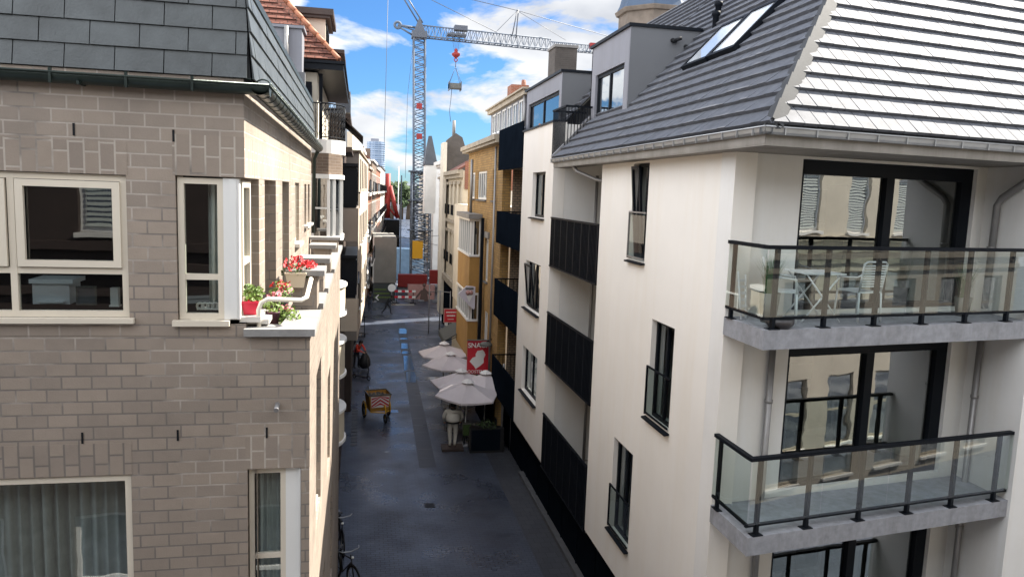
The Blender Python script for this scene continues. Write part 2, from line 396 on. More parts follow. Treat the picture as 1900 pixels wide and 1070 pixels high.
def window(par, T, u0,u1,z0,z1, fm='cream_frame', gm='pane', fw=.06, depth=.06, mull=(), trans=(), th=.06, sill=None, sillm='white_sill', name='window', proud=0, sillout=.08):
    """framed window as one part (frame) with pane and sill sub-parts, set depth behind the wall face"""
    m=MB(T); y0,y1=depth,depth+th
    m.box(u0,u0+fw,y0,y1,z0,z1).box(u1-fw,u1,y0,y1,z0,z1).box(u0+fw,u1-fw,y0,y1,z0,z0+fw).box(u0+fw,u1-fw,y0,y1,z1-fw,z1)
    for a in mull: m.box(a-fw/2,a+fw/2,y0+.003,y1-.003,z0+fw,z1-fw)
    for a in trans: m.box(u0+fw,u1-fw,y0+.006,y1-.006,a-fw/2,a+fw/2)
    f=m.build(name,fm,par)
    MB(T).quad((u0+.01,y0+th*.6,z0+.01),(u1-.01,y0+th*.6,z0+.01),(u1-.01,y0+th*.6,z1-.01),(u0+.01,y0+th*.6,z1-.01)).build('pane',gm,f)
    if sill: MB(T).box(u0-.05,u1+.05,-sillout,y0,z0-sill,z0-.004).build('sill',sillm,f)
    return f
def clip(poly, n, d):                                          # keep the side where p.n >= d (2d)
    o=[]
    for i in range(len(poly)):
        a,b=poly[i],poly[(i+1)%len(poly)]; da=a[0]*n[0]+a[1]*n[1]-d; db=b[0]*n[0]+b[1]*n[1]-d
        if da>=0:o.append(a)
        if da*db<0:
            t=da/(da-db); o.append((a[0]+(b[0]-a[0])*t,a[1]+(b[1]-a[1])*t))
    return o
def tiles(name, m, par, O, ud, sd, u0,u1,s0,s1, tw, gauge, lift=.05, gap=.006, clips=(), off=.5, jitter=.004, th=.02, holes=()):
    """roof covering laid tile by tile: O origin, ud along the eave, sd up the slope"""
    O,ud,sd=Vector(O),Vector(ud).normalized(),Vector(sd).normalized(); n=ud.cross(sd).normalized()
    if n.z<0:n=-n
    mb=MB(); r=0; s=s0
    while s<s1-1e-6:
        k=0; u=u0-(tw*off if r%2 else 0)-tw
        while u<u1:
            poly=[(u+gap,s),(u+tw-gap,s),(u+tw-gap,s+gauge*1.0),(u+gap,s+gauge*1.0)]
            poly=clip(poly,(1,0),u0); poly=clip(poly,(-1,0),-u1) if poly else poly
            poly=clip(poly,(0,-1),-s1) if poly else poly
            for nn,dd in clips: poly=clip(poly,nn,dd) if len(poly)>2 else poly
            cu_,cs_=u+tw/2,s+gauge/2
            if len(poly)>2 and not any(h[0]<cu_<h[1] and h[2]<cs_<h[3] for h in holes):
                j=random.uniform(-jitter,jitter); j2=random.uniform(-jitter,jitter)*.5
                top=[]; bot=[]
                for a,b in poly:
                    w=(b-s)/gauge; e=lift*(1-w)+.004+j*(1-w)+j2*((a-u)/tw-.5)
                    p=O+ud*a+sd*b; top.append(p+n*(e+th*(1-w))); bot.append(p+n*.001)
                q=len(top)
                v=Vector((0,0,0)); fs=[tuple(range(q))]+[(i+q,(i+1)%q+q,(i+1)%q,i) for i in range(q)]
                # orientation
                nn_=(top[1]-top[0]).cross(top[2]-top[1])
                if nn_.dot(n)<0: fs=[tuple(reversed(f)) for f in fs]
                mb.add(top+bot,fs)
            u+=tw
        s+=gauge; r+=1
    return mb.build(name,m,par)
def text(par, s, T, size, m, name='lettering', ext=.004, align='CENTER', sx=1.0):
    c=bpy.data.curves.new('t','FONT'); c.body=s; c.size=size; c.align_x=align; c.align_y='CENTER'; c.extrude=ext; c.offset=size*.012
    o=bpy.data.objects.new('t',c); COL.objects.link(o); bpy.context.view_layer.update()
    me=bpy.data.meshes.new_from_object(o.evaluated_get(bpy.context.evaluated_depsgraph_get()))
    bpy.data.objects.remove(o)
    me.transform(T@Matrix.Scale(sx,4,(1,0,0))); me.materials.clear(); me.materials.append(MATS[m]); me.name=name
    q=bpy.data.objects.new(name,me); COL.objects.link(q); q.parent=par; q.matrix_parent_inverse=parent_inv(par)
    return q
def leaves(mb, c, rad, n, size, flat=1., mi=0):
    for _ in range(n):
        while 1:
            p=Vector((random.uniform(-1,1),random.uniform(-1,1),random.uniform(-1,1)))
            if .2<p.length<1: break
        p=Vector(c)+Vector((p.x*rad,p.y*rad,p.z*rad*flat)); a=Vector((random.gauss(0,1),random.gauss(0,1),random.gauss(0,1))).normalized(); b=a.orthogonal().normalized()
        s=size*random.uniform(.6,1.3); mb.add([p-a*s,p+b*s*.6,p+a*s,p-b*s*.6],[(0,1,2,3)],mi=mi)
    return mb
GZ=-9.8
# ================================================================ ground
m=MB(); m.quad((-400,-60,GZ),(600,-60,GZ),(600,900,GZ),(-400,900,GZ)); struct(m.build('street','paving'))
m=MB(); m.quad((4.75,9,GZ+.004),(6.6,9,GZ+.004),(6.6,30,GZ+.004),(4.75,30,GZ+.004)); struct(m.build('footpath','kerb_paving'))
m=MB(); m.box(5.55,5.9,9,25,GZ+.006,GZ+.13); struct(m.build('kerb','coping_dark'))
m=MB()
for y in range(26,56): m.quad((2.15+(y-26)*.018,y+.01,GZ+.005),(2.75+(y-26)*.018,y+.01,GZ+.005),(2.75+(y-25)*.018,y+.98,GZ+.005),(2.15+(y-25)*.018,y+.98,GZ+.005))
struct(m.build('drain_channel','drain'))
m=MB()
for y0,y1 in ((38.2,40.6),(40.8,44.6),(45.1,45.9),(46.6,48.3),(49.6,50.1),(51.6,53.6)):
    a,b=2.2+(y0-26)*.018,2.2+(y1-26)*.018
    pts=[(a+random.uniform(-.05,.05),y0,GZ+.010),(a+.5+random.uniform(-.06,.06),y0,GZ+.010),(b+.5+random.uniform(-.08,.08),(y0+y1)/2+.4,GZ+.010),(b+.48,y1,GZ+.010),(b+.05,y1,GZ+.010)]
    m.add(pts,[tuple(range(5))])
m.quad((2.95,38.7,GZ+.008),(4.15,38.7,GZ+.008),(4.2,39.3,GZ+.008),(2.95,39.3,GZ+.008)); m.quad((1.35,32.9,GZ+.007),(1.75,32.9,GZ+.007),(1.7,33.3,GZ+.007),(1.4,33.3,GZ+.007))
struct(m.build('water','wet'))
p=onz(797,937,GZ); m=MB(); m.box(p.x-.16,p.x+.16,p.y-.16,p.y+.16,GZ+.004,GZ+.012)
for k in range(5): m.box(p.x-.13,p.x+.13,p.y-.13+k*.06,p.y-.11+k*.06,GZ+.012,GZ+.018)
tag(m.build('drain_cover','iron'),'small square black iron drain cover in the middle of the paved street','drain cover')
# ================================================================ left brick building
LB=thing('apartment_building','grey brick apartment building with green slate mansard and flower terrace, nearest on the left','building',(-3,9,GZ))
FT=frame((0,7.4,0),(1,0)); ST=frame((-1.06,0,0),(0,1)); PT=frame((-.47,0,0),(0,1))
winA=(-5.2,-2.075,-1.28,.045,.32); winB=(-1.66,-1.0,-1.31,.06,.3); winC=(-6,-2.10,-4.6,-2.75,.3); winD=(-1.055,-.55,-4.5,-2.74,.3)
m=MB(FT); m.wall(-7,-1.06,-1.42,.95,[winA[:5],winB[:5]],.32,cap1=False)
w=m.build('wall','grey_brick',LB)
m=MB(FT); m.wall(-7,-.47,GZ,-1.423,[winC[:5],winD[:5]],.3,cap1=False); m.build('wall','grey_brick',LB)
# upper street wall and terrace-level street wall
ops=[(7.46,8.42,-1.72,.06,.32),(8.9,10.05,-1.72,.06,.34),(10.85,11.85,-1.72,.06,.34),(12.9,13.75,-.95,.06,.32),(15.0,15.55,-.75,.05,.3),(15.95,16.5,-.75,.05,.3)]
m=MB(ST); m.wall(7.404,17.0,-1.75,.95,[(7.3,8.42,-1.31,.06,.3)]+ops[1:],.34,cap0=False); m.build('wall','grey_brick',LB)
m=MB(PT); m.wall(7.404,18.4,GZ,-1.423,[(8.55,9.6,-3.95,-2.1,.5),(11.6,12.6,-4.5,-2.9,.3),(14.4,15.3,-4.5,-2.9,.3),(9.9,10.9,-7.2,-5.4,.3),(13,14,-7.2,-5.4,.3)],.5,cap0=False); m.build('wall','grey_brick',LB)
m=MB(); m.box(-1.05,-.48,7.72,18.2,-1.82,-1.75); m.build('terrace_floor','coping_dark',LB)
m=MB(); m.box(-7,-1.4,17.0,17.3,GZ,1.7); m.box(-7,-.5,18.1,18.4,GZ,-1.45); m.build('wall','grey_brick',LB)
# soldier courses (3 mm proud)
for a,b,c,d in ((-5.2,-2.06,.046,.335),(-1.68,-1.058,.062,.43),(-6,-2.09,-2.745,-2.44),(-1.07,-.468,-2.735,-2.42)): MB(FT).box(a,b,-.003,.02,c,d).build('lintel_course','grey_brick_soldier',LB)
m=MB(ST)
m.box(7.4,12.2,-.003,.02,.062,.43); m.build('lintel_course','grey_brick_soldier',LB)
for px,py in ((137,240),(322,252),(153,812),(330,807),(495,802)): p=ony(px,py,7.4); MB(FT).box(p.x-.009,p.x+.009,-.006,.02,p.z-.053,p.z+.053).build('vent_slit','black',LB)
p=ony(515,752,7.4); m=MB(); m.tube([(p.x,7.5,p.z+.03),(p.x,7.27,p.z-.01)],.024,10); m.build('overflow_pipe','zinc_pipe',LB)
# windows of the face turned to us
f=window(LB,FT,-5.18,-2.08,-1.25,.04,fw=.055,depth=.03,mull=(-3.03,),trans=(-.83,),sill=.05,sillout=.05,sillm='cream_frame')
m=MB(FT); m.box(-3.0,-2.09,.022,.09,-.77,-.03); 
m=MB(FT)
for a,b in ((-2.99,-2.135),(-5.1,-3.07)):
    m.box(a,a+.065,.012,.05,-.795,-.02).box(b-.065,b,.012,.05,-.795,-.02).box(a+.065,b-.065,.012,.05,-.795,-.735).box(a+.065,b-.065,.012,.05,-.08,-.02)
m.build('sash','cream_frame',f)
f=window(LB,FT,-1.65,-1.25,-1.27,.045,fw=.055,depth=.03,trans=(-.87,),sill=.055,sillout=.05,sillm='cream_frame')
m=MB(FT); m.box(-1.252,-1.11,.02,.10,-1.27,.05); m.box(-1.20,-1.135,.012,.03,-1.26,.045); m.build('corner_post','white_frame',f)
f=window(LB,FT,-5.9,-2.105,-4.6,-2.76,fw=.055,depth=.02,mull=(-4.0,))
f=window(LB,FT,-1.045,-.70,-4.4,-2.75,fw=.05,depth=.05,trans=(-3.66,),gm='pane')
m=MB(FT); m.box(-.70,-.575,.045,.11,-4.4,-2.75); m.box(-.575,-.555,.02,.13,-4.4,-2.75); m.build('side_panel','white_frame',f)
# street-side windows of the top floor
window(LB,ST,7.56,8.1,-1.28,.03,fw=.06,depth=.04,trans=(-.75,),sill=.05,sillout=.2)
window(LB,ST,8.92,10.03,-1.7,.05,fw=.05,depth=.26,mull=(9.5,)); window(LB,ST,10.87,11.83,-1.7,.05,fw=.05,depth=.26,mull=(11.35,))
window(LB,ST,12.93,13.73,-.94,.05,fw=.05,depth=.05,sill=.06); window(LB,ST,15.02,15.53,-.74,.04,fw=.05,depth=.2,sill=.05); window(LB,ST,15.97,16.48,-.74,.04,fw=.05,depth=.2,sill=.05)
window(LB,PT,11.62,12.58,-4.48,-2.92,depth=.1); window(LB,PT,14.42,15.28,-4.48,-2.92,depth=.1); window(LB,PT,9.92,10.88,-7.18,-5.42,depth=.1,gm='pane_mirror'); window(LB,PT,13.02,13.98,-7.18,-5.42,depth=.1,gm='pane_mirror')
m=MB(); m.box(-.95,-.5,8.6,9.55,-3.94,-3.9); m.build('sill','white_sill',LB)
# dim rooms behind the glass
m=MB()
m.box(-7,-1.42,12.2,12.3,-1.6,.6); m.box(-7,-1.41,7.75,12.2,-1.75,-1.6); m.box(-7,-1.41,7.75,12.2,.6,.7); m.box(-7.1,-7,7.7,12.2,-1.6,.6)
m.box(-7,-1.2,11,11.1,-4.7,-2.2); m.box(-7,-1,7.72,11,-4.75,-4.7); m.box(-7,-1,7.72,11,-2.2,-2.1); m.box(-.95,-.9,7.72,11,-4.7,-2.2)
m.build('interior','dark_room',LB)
# mansard
m=MB(); m.extrude([(-7,7.42,.93),(-1.0,7.42,.93),(-1.06,7.55,1.78),(-1.06,7.55,2.6),(-7,7.55,2.6)],(0,.1,0)); m.extrude([(-1.0,7.43,.93),(-1.0,17.0,.93),(-1.06,17.0,1.76),(-1.06,7.56,1.76)],(-.1,0,0)); m.box(-7,-1.07,7.6,17,1.70,1.74); m.build('roof_deck','slate_joint',LB)
tiles('roof_slates','slate',LB,(-7,7.40,.955),(1,0,0),(0,.10,.83),0,5.97,0,1.75,.405,.212,lift=.012,gap=.004,th=.006,jitter=.003,clips=[((-1,-.07),-6.0)])
tiles('roof_slates','slate',LB,(-.985,7.42,.955),(0,1,0),(-.06,0,.83),0,9.55,0,.80,.405,.212,lift=.012,gap=.003,th=.006,jitter=.003)
m=MB(); m.box(-1.12,-1.02,7.5,17.02,1.755,1.83); m.box(-1.03,-.995,7.4,7.43,.95,.96); m.build('roof_edge','zinc_green',LB)
m=MB()
def gutter(mb, a, b, r, n=9, lip=True):
    a,b=Vector(a),Vector(b); t=(b-a).normalized(); e=Vector((0,0,1)); g=t.cross(e).normalized(); vs=[];
    for p in (a,b):
        for k in range(n+1):
            an=PI+PI*k/n; vs.append(p+g*(r*math.cos(an))+e*(r*math.sin(an)))
        for k in range(n,-1,-1):
            an=PI+PI*k/n; vs.append(p+g*((r-.008)*math.cos(an))+e*((r-.008)*math.sin(an)))
    q=2*(n+1); fs=[(i,(i+1)%q,q+(i+1)%q,q+i) for i in range(q)]
    mb.add(vs,fs,True)
    mb.tube([a+g*r,b+g*r],.012,6); mb.tube([a-g*r,b-g*r],.012,6)
gutter(m,(-7,7.33,.90),(-.82,7.33,.89),.085); gutter(m,(-.90,7.25,.885),(-.90,16.95,.83),.085)
m.disc((-.82,7.33,.87),.08,12,(1,0,0))
for k in range(27): y=7.5+k*.36; m.torus((-.90,y,.885-.0057*(y-7.25)),.084,.008,(0,1,0),18,5)
for k in range(6): m.box(-6.9+k*.9+.0,-6.88+k*.9,7.235,7.40,.80,.83)
for x in (-2.62,-2.02,-1.48): m.box(x,x+.022,7.236,7.262,.80,.93)
m.tube([(-.92,16.9,.76),(-1.0,17.05,.6),(-1.02,17.05,-1)],.04,8)
m.build('gutter','zinc_green',LB)
# terrace parapet, copings and piers
m=MB(); m.box(-1.07,-.42,7.34,7.62,-1.42,-1.35); m.extrude([(-.76,7.623,-1.35),(-.42,7.623,-1.35),(-.42,8.55,-1.35),(-.72,8.55,-1.35)],(0,0,-.065)); m.box(-.74,-.42,9.02,10.0,-1.42,-1.35); m.box(-.74,-.42,10.42,12.3,-1.42,-1.352); m.box(-.74,-.42,12.9,18.4,-1.42,-1.351)
m.build('coping','coping',LB)
for y in (8.58,10.05,12.4): MB().box(-.80,-.385,y-.07,y+.50,-.97,-.91).build('pier_cap','coping',LB)
MB().box(-1.05,-.42,16.3,16.75,-1.10,-1.04).build('pier_cap','coping',LB)
for y in (8.58,10.05,12.4): MB().box(-.73,-.468,y,y+.42,-1.35,-.97).build('pier','grey_brick',LB)
MB().box(-1.0,-.468,16.35,16.7,-1.35,-1.10).build('pier','grey_brick',LB)
m=MB(); m.tube([(-.95,7.5,-1.36),(-.955,7.5,-1.19),(-.93,7.5,-1.12),(-.87,7.51,-1.085),(-.56,7.56,-1.10),(-.515,7.62,-1.08),(-.49,7.9,-.93)],.022,10); m.build('handrail','handrail_white',LB)
# ---- flowers on the terrace
def pot(name,label,cat,loc,r,h,pm,parts,square=False):
    t=thing(name,label,cat,loc); m=MB(Matrix.Translation(loc))
    if square:
        a,b=r if isinstance(r,tuple) else (r,r)
        vs=[(-a*.75,-b*.75,0),(a*.75,-b*.75,0),(a*.75,b*.75,0),(-a*.75,b*.75,0),(-a,-b,h),(a,-b,h),(a,b,h),(-a,b,h)]
        m.add(vs,[(0,3,2,1),(0,1,5,4),(1,2,6,5),(2,3,7,6),(3,0,4,7)]); m.quad((-a*.95,-b*.95,h-.012),(a*.95,-b*.95,h-.012),(a*.95,b*.95,h-.012),(-a*.95,b*.95,h-.012))
        for q in ((-a-.006,a+.006,-b-.006,-b+.006),(-a-.006,a+.006,b-.006,b+.006),(-a-.006,-a+.006,-b+.006,b-.006),(a-.006,a+.006,-b+.006,b-.006)): m.box(*q,h-.014,h+.006)
    else: m.lathe([(0,0),(r*.7,0),(r*.95,h*.9),(r*1.02,h*.9),(r*1.02,h),(r*.9,h),(r*.88,h-.015),(0,h-.02)],n=16)
    m.build('pot',pm,t)
    for nm,mt,c,rad,n,sz,fl in parts: leaves(MB(Matrix.Translation(loc)),c,rad,n,sz,fl).build(nm,mt,t)
    return t
p=ony(467,582,7.62); pot('potted_plant','bushy green plant in a square red pot on the white window ledge','plant',(p.x,7.62,-1.245),.085,.125,'pot_red',[('foliage','leaf',(0,0,.20),.115,260,.022,.8)],True)
MB().box(-1.12,-.93,7.44,7.86,-1.30,-1.25).build('window_ledge','white_sill',LB)
pot('flower_box','cream planter of bright red geraniums on the terrace pier','flower box',(-.69,8.62,-1.10),(.11,.16),.16,'pot_cream',[('foliage','leaf_dark',(0,0,.17),.17,170,.025,.6),('flowers','petal_red',(.0,0,.24),.16,150,.024,.62),('flowers','petal_red',(.13,.05,.25),.1,70,.02,.5)],True)
pot('potted_plant','pink flowering plant in a dark purple pot low behind the white handrail','plant',(-.86,7.86,-1.42),.07,.16,'pot_purple',[('foliage','leaf',(0,0,.22),.10,120,.02,.9),('flowers','petal_pink',(.02,0,.32),.085,45,.02,.6)])
pot('potted_plant','tall dark pot with trailing red leaves beside the terrace window','plant',(-.82,8.25,-1.5),.08,.3,'pot_dark',[('foliage','leaf',(0,0,.40),.13,130,.022,.8),('flowers','petal_red',(0,0,.46),.11,40,.02,.5),('flowers','petal_pink',(.05,0,.42),.1,25,.02,.5)])
pot('potted_plant','leafy light green plant spilling over the inside of the terrace coping','plant',(-.72,7.95,-1.6),.1,.15,'pot_dark',[('foliage','leaf',(0,0,.25),.13,220,.024,1.),('flowers','petal_pink',(-.02,0,.36),.07,25,.018,.5)])
# ---- curtains and things seen on the sills
def curtain(name,label,x0,x1,y,z0,z1,m_,folds,amp=.03):
    mb=MB(); n=folds*8; vs=[]
    for i in range(n+1):
        x=x0+(x1-x0)*i/n; yy=y+amp*math.sin(2*PI*i/8)+.012*math.sin(i*.7)
        vs+= [(x,yy,z0),(x+.01*math.sin(i),yy+.01,z1)]
    mb.add(vs,[(2*i,2*i+2,2*i+3,2*i+1) for i in range(n)],True)
    o=mb.build(name,m_); return tag(o,label,'curtain')
curtain('curtain','long pleated grey curtain inside the lower wide window','',-3,3,0,0,1,'curtain_grey',2) if False else None
curtain('curtain','long pleated grey curtain drawn behind the wide lower window',-5.8,-2.16,7.66,-4.65,-2.78,'curtain_grey',34)
curtain('curtain','sheer white curtain behind the narrow glazed lower door',-.99,-.66,7.56,-4.4,-2.8,'curtain',6,.02)
curtain('curtain','pale curtain drawn to the right in the narrow upper corner window',-1.42,-1.27,7.62,-1.2,.0,'curtain',3,.02)
t=thing('picture_frame','dark framed picture leaning inside the wide upper window','picture frame',(-2.55,7.75,-1.19)); m=MB(Matrix.Translation((-2.55,7.75,-1.19)))
m.box(-.09,.09,0,.015,0,.015).box(-.09,.09,0,.015,.165,.18).box(-.09,-.075,0,.015,.015,.165).box(.075,.09,0,.015,.015,.165); m.build('surround','cart_grey',t)
MB(Matrix.Translation((-2.55,7.75,-1.19))).box(-.075,.075,.006,.012,.015,.165).build('picture','clad_grey_dark',t)
m=MB(); m.box(-2.33,-2.26,7.72,7.78,-1.2,-1.02); m.box(-2.34,-2.25,7.71,7.79,-1.2,-1.185); tag(m.build('paper_holder','white_frame'),'white upright paper holder standing inside the wide upper window','holder')
t=thing('printer','white office machine standing inside the left of the upper window','printer',(-2.85,7.95,-1.2)); m=MB(Matrix.Translation((-2.85,7.95,-1.2))); m.box(-.2,.12,-.1,.2,0,.2); m.box(-.22,.16,-.12,.22,.2,.24); m.build('case','chair_white',t); MB(Matrix.Translation((-2.85,7.95,-1.2))).box(-.15,.08,-.16,-.1,.02,.035).build('tray','chair_white',t)
m=MB(); 
for k in range(5): m.torus((-1.5+k*.045,7.6,-1.17),.03,.012,(0,1,.2),12,5)
m.box(-1.53,-1.29,7.58,7.66,-1.205,-1.19)
tag(m.build('dish_rack','white_frame'),'white rack on the sill of the narrow corner window','rack')
# ================================================================ right white apartment building
RB=thing('apartment_building','white rendered apartment building with grey tiled roof, dormers and glass balconies on the right','building',(8,15,GZ))
RT=frame((5.3,0,0),(0,-1)); 
d_=Vector((.989,.150,0)).normalized(); ET=frame((5.3,10.2,0),d_)
def rw(y0,y1): return -y1,-y0
def hole(y0,y1,z0,z1,dp=.28): return (-y1,-y0,z0,z1,dp)
Wn=[(13.55,14.38,-1.2,.68),(11.95,12.98,-4.02,-2.19),(13.55,14.68,-6.98,-5.0)]
m=MB(RT); m.wall(-16.4,-10.2,-7.85,.72,[hole(*w) for w in Wn],.34); m.build('wall','render_white',RB)
Wf=[(21.75,23.45,-.68,.69),(21.9,23.95,-3.62,-2.1),(21.85,23.98,-6.4,-4.92)]
m=MB(RT); m.wall(-25.0,-20.85,-7.82,2.05,[hole(*w) for w in Wf],.34); m.build('wall','render_white',RB)
m=MB(); m.box(5.25,5.42,20.83,25.03,2.05,2.10); m.build('parapet_cap','frame_black',RB)
E1=(1.2,4.78,-1.62,.68,.2); E2=(1.22,4.62,-4.5,-2.22,.2); E3=(1.22,4.6,-7.5,-5.2,.2)
m=MB(ET); m.wall(0.001,5.2,GZ,.72,[E1,E2,E3],.34); m.build('wall','render_grey',RB)
# wing on the far right, side walls, rear
m=MB(); m.box(10.25,17,9.76,20,GZ,.72); m.build('wall','render_grey',RB)
m=MB(); m.box(5.64,9.9,16.2,16.4,-7.85,.72); m.box(5.645,8,20.85,21.05,-7.82,2.0); m.box(7.2,7.4,16.4,20.85,-7.82,1.0); m.box(5.64,7.4,24.8,25,-7.82,2.05); m.build('wall','render_grey',RB)
# ground floor recess
m=MB(); m.box(5.72,6.0,10.45,29.5,GZ,-7.88); 
for k in range(12): m.box(5.69,5.72,10.5+k*1.55,10.53+k*1.55,GZ,-7.88)
m.build('ground_floor','panel_black',RB)
m=MB(); m.box(5.32,6.0,10.4,29.5,-7.88,-7.852); m.build('soffit','cement_board',RB)
f=window(RB,frame((5.70,0,0),(0,-1)),-13.6,-11.6,GZ+.1,-8.1,'frame_black','pane_mirror',depth=-.02,mull=(-12.6,))
m=MB(); m.tube([(5.62,12.55,-9.0),(5.62,12.55,-8.5)],.02,8); m.build('door_handle','zinc',f)
# windows on the street face
for i,(a,b,c,e) in enumerate(Wn):
    f=window(RB,RT,-b+.004,-a-.004,c+.004,e-.004,'frame_black','pane',fw=.06,depth=.10,mull=(-(a+b)/2,) if i else (-a-.32,))
    MB(RT).extrude([(-b-.06,-.09,c-.06),(-a+.04,-.09,c-.06),(-a+.04,.2,c-.02),(-b-.06,.2,c-.02)],(0,0,.03)).build('sill','black_metal',f)
    MB(RT).quad((-b-.04,-.03,c+.06),(-a,-.03,c+.06),(-a,-.03,c+.92),(-b-.04,-.03,c+.92)).build('glass_guard','balustrade_glass',f)
    mm=MB(RT); mm.box(-b-.05,-b-.02,-.045,-.012,c+.02,c+.93); mm.box(-b-.05,-a,-.042,-.014,c+.92,c+.95); mm.box(-b-.05,-a,-.042,-.014,c+.04,c+.07); mm.build('guard_frame','black_metal' if i else 'zinc_pipe',f)
# tilted sash of the top window
m=MB(RT@Matrix.Translation((-14.34,.08,-1.15))@Matrix.Rotation(R_(5),4,'X'));
m.box(0,.06,0,.05,0,1.78).box(.36,.42,0,.05,0,1.78).box(.06,.36,0,.05,0,.06).box(.06,.36,0,.05,1.72,1.78); m.build('tilted_sash','frame_black',RB)
for i,(a,b,c,e) in enumerate(Wf):
    f=window(RB,RT,-b+.004,-a-.004,c+.004,e-.004,'frame_black','pane',fw=.07,depth=.12,mull=(-(a+b)/2,))
    MB(RT).extrude([(-b-.06,-.10,c-.06),(-a+.04,-.10,c-.06),(-a+.04,.2,c-.02),(-b-.06,.2,c-.02)],(0,0,.03)).build('sill','black_metal',f)
m=MB(RT@Matrix.Translation((-23.9,.06,-3.55))@Matrix.Rotation(R_(6),4,'X')); m.box(0,.06,0,.05,0,1.35).box(.9,.96,0,.05,0,1.35).box(.06,.9,0,.05,0,.06).box(.06,.9,0,.05,1.29,1.35); m.build('tilted_sash','frame_black',RB)
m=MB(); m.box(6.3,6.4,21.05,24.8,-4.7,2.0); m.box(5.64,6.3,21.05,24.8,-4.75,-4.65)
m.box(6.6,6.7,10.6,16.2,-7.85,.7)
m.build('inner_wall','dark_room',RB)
# end-face sliding windows
for (a,b,c,e,_) in (E1,E2,E3):
    top=.22 if e>0 else .14
    f=window(RB,ET,a+.003,b-.003,c+.003,e-.003,'frame_black','pane_big',fw=.09,depth=.07,th=.1)
    mm=MB(ET); mid=a+(b-a)*.50; mm.box(a+.09,b-.09,.065,.165,e-top,e-.09); mm.box(mid-.07,mid+.09,.06,.16,c+.09,e-top); mm.box(b-.24,b-.09,.068,.168,c+.09,e-top); mm.build('sash','frame_black',f)
# rooms behind them
m=MB(ET)
for c,e in ((-1.7,.7),(-4.6,-2.1),(-7.6,-5.1)):
    m.box(1.1,5.1,3.4,3.5,c,e); m.box(1.0,1.1,.36,3.4,c,e); m.box(5.0,5.1,.36,3.4,c,e); m.box(1.1,5.0,.36,3.4,e,e+.05)
m.build('interior','room_wall',RB)
m=MB(ET)
for c in (-1.75,-4.65,-7.65): m.box(1.1,5.0,.36,3.4,c,c+.05)
m.build('floor','room_floor',RB)
m=MB(ET)
for c in (-1.7,-4.6,-7.6): m.box(3.1,4.95,2.75,3.39,c,c+.9); m.box(3.3,4.95,3.0,3.39,c+1.35,c+2.0); m.box(4.2,4.95,2.2,2.75,c,c+2.1)
m.build('kitchen','kitchen',RB)
# balconies with glass balustrades
FR=Vector((5.3,9.06,0)); SD=Vector((.989,.150,0)).normalized(); BT=frame(FR,SD)
def balcony(zt, posts, L):
    b=MB().prism([(5.285,9.06),(5.285+L*SD.x,9.06+L*SD.y),(10.245,10.9),(5.285,10.195)],zt-.27,zt).build('balcony','concrete',RB)
    rail=MB(BT); zr=zt+1.13
    MB(BT).box(-.03,L-.02,.02,.10,zr-.05,zr).build('handrail','black_metal',b); MB(BT).box(-.03,L-.02,.04,.08,zt+.13,zt+.17).build('bottom_rail','black_metal',b)
    MB().box(5.255,5.335,9.17,10.18,zr-.05,zr).build('handrail','black_metal',b); MB().box(5.28,5.315,9.14,10.18,zt+.13,zt+.17).build('bottom_rail','black_metal',b)
    
    for u in posts:
        p=MB(BT); p.box(u-.025,u+.025,.03,.09,zt,zr-.05); p.box(u-.085,u+.085,.0,.12,zt,zt+.012); p.box(u-.03,u+.03,.05,.06,zt+.17,zr-.05); p.build('post','black_metal',b)
    p=MB(); p.box(5.275,5.325,10.0,10.05,zt,zr-.05); p.box(5.255,5.345,9.93,10.12,zt,zt+.012); p.build('post','black_metal',b)
    us=[-.02]+[(posts[i]+posts[i+1])/2 for i in range(len(posts)-1)][1::1]+[L-.02]
    us=[-.02,1.22,2.45,3.7,L-.03]
    for i in range(len(us)-1): MB(BT).quad((us[i]+.006,.016,zt+.17),(us[i+1]-.006,.016,zt+.17),(us[i+1]-.006,.016,zr-.05),(us[i]+.006,.016,zr-.05)).build('glass_panel','balustrade_glass',b)
    MB().quad((5.266,10.15,zt+.17),(5.266,9.08,zt+.17),(5.266,9.08,zr-.05),(5.266,10.15,zr-.05)).build('glass_panel','balustrade_glass',b)
    return b
B1=balcony(-1.68,(.16,1.02,1.92,2.82,3.68,4.55),5.02)
B2=balcony(-4.59,(.16,1.02,1.98,2.92,3.82,4.74),5.02)
B3=balcony(-7.5,(.16,1.02,1.98,2.92,3.82,4.74),5.02)
# downpipes
def pipe(name,pts,r,m_='zinc_pipe',collars=()):
    mb=MB(); mb.tube(pts,r,10)
    for c in collars: mb.tube([(c[0],c[1],c[2]-.025),(c[0],c[1],c[2]+.025)],r*1.25,10)
    return mb.build(name,m_,RB)
pipe('downpipe',[(6.16,10.26,-1.95),(6.16,10.26,-7.9)],.05,collars=[(6.16,10.26,-3.0),(6.16,10.26,-5.9)])
pipe('downpipe',[(10.19,9.9,.62),(10.18,10.2,.42),(10.17,10.52,.22),(10.17,10.6,.1),(10.17,10.62,-1.6)],.055,collars=[(10.17,10.62,-.6)])
pipe('downpipe',[(10.17,10.62,-1.96),(10.17,10.62,-9.7)],.05,collars=[(10.17,10.62,-3.1),(10.17,10.62,-5.4)])
pipe('downpipe',[(5.02,18.1,.82),(5.15,17.9,.6),(5.5,17.5,.42),(6.2,16.7,.25),(6.6,16.45,.12)],.045)
pipe('downpipe',[(6.55,20.7,.6),(6.55,20.7,-7.8)],.045)
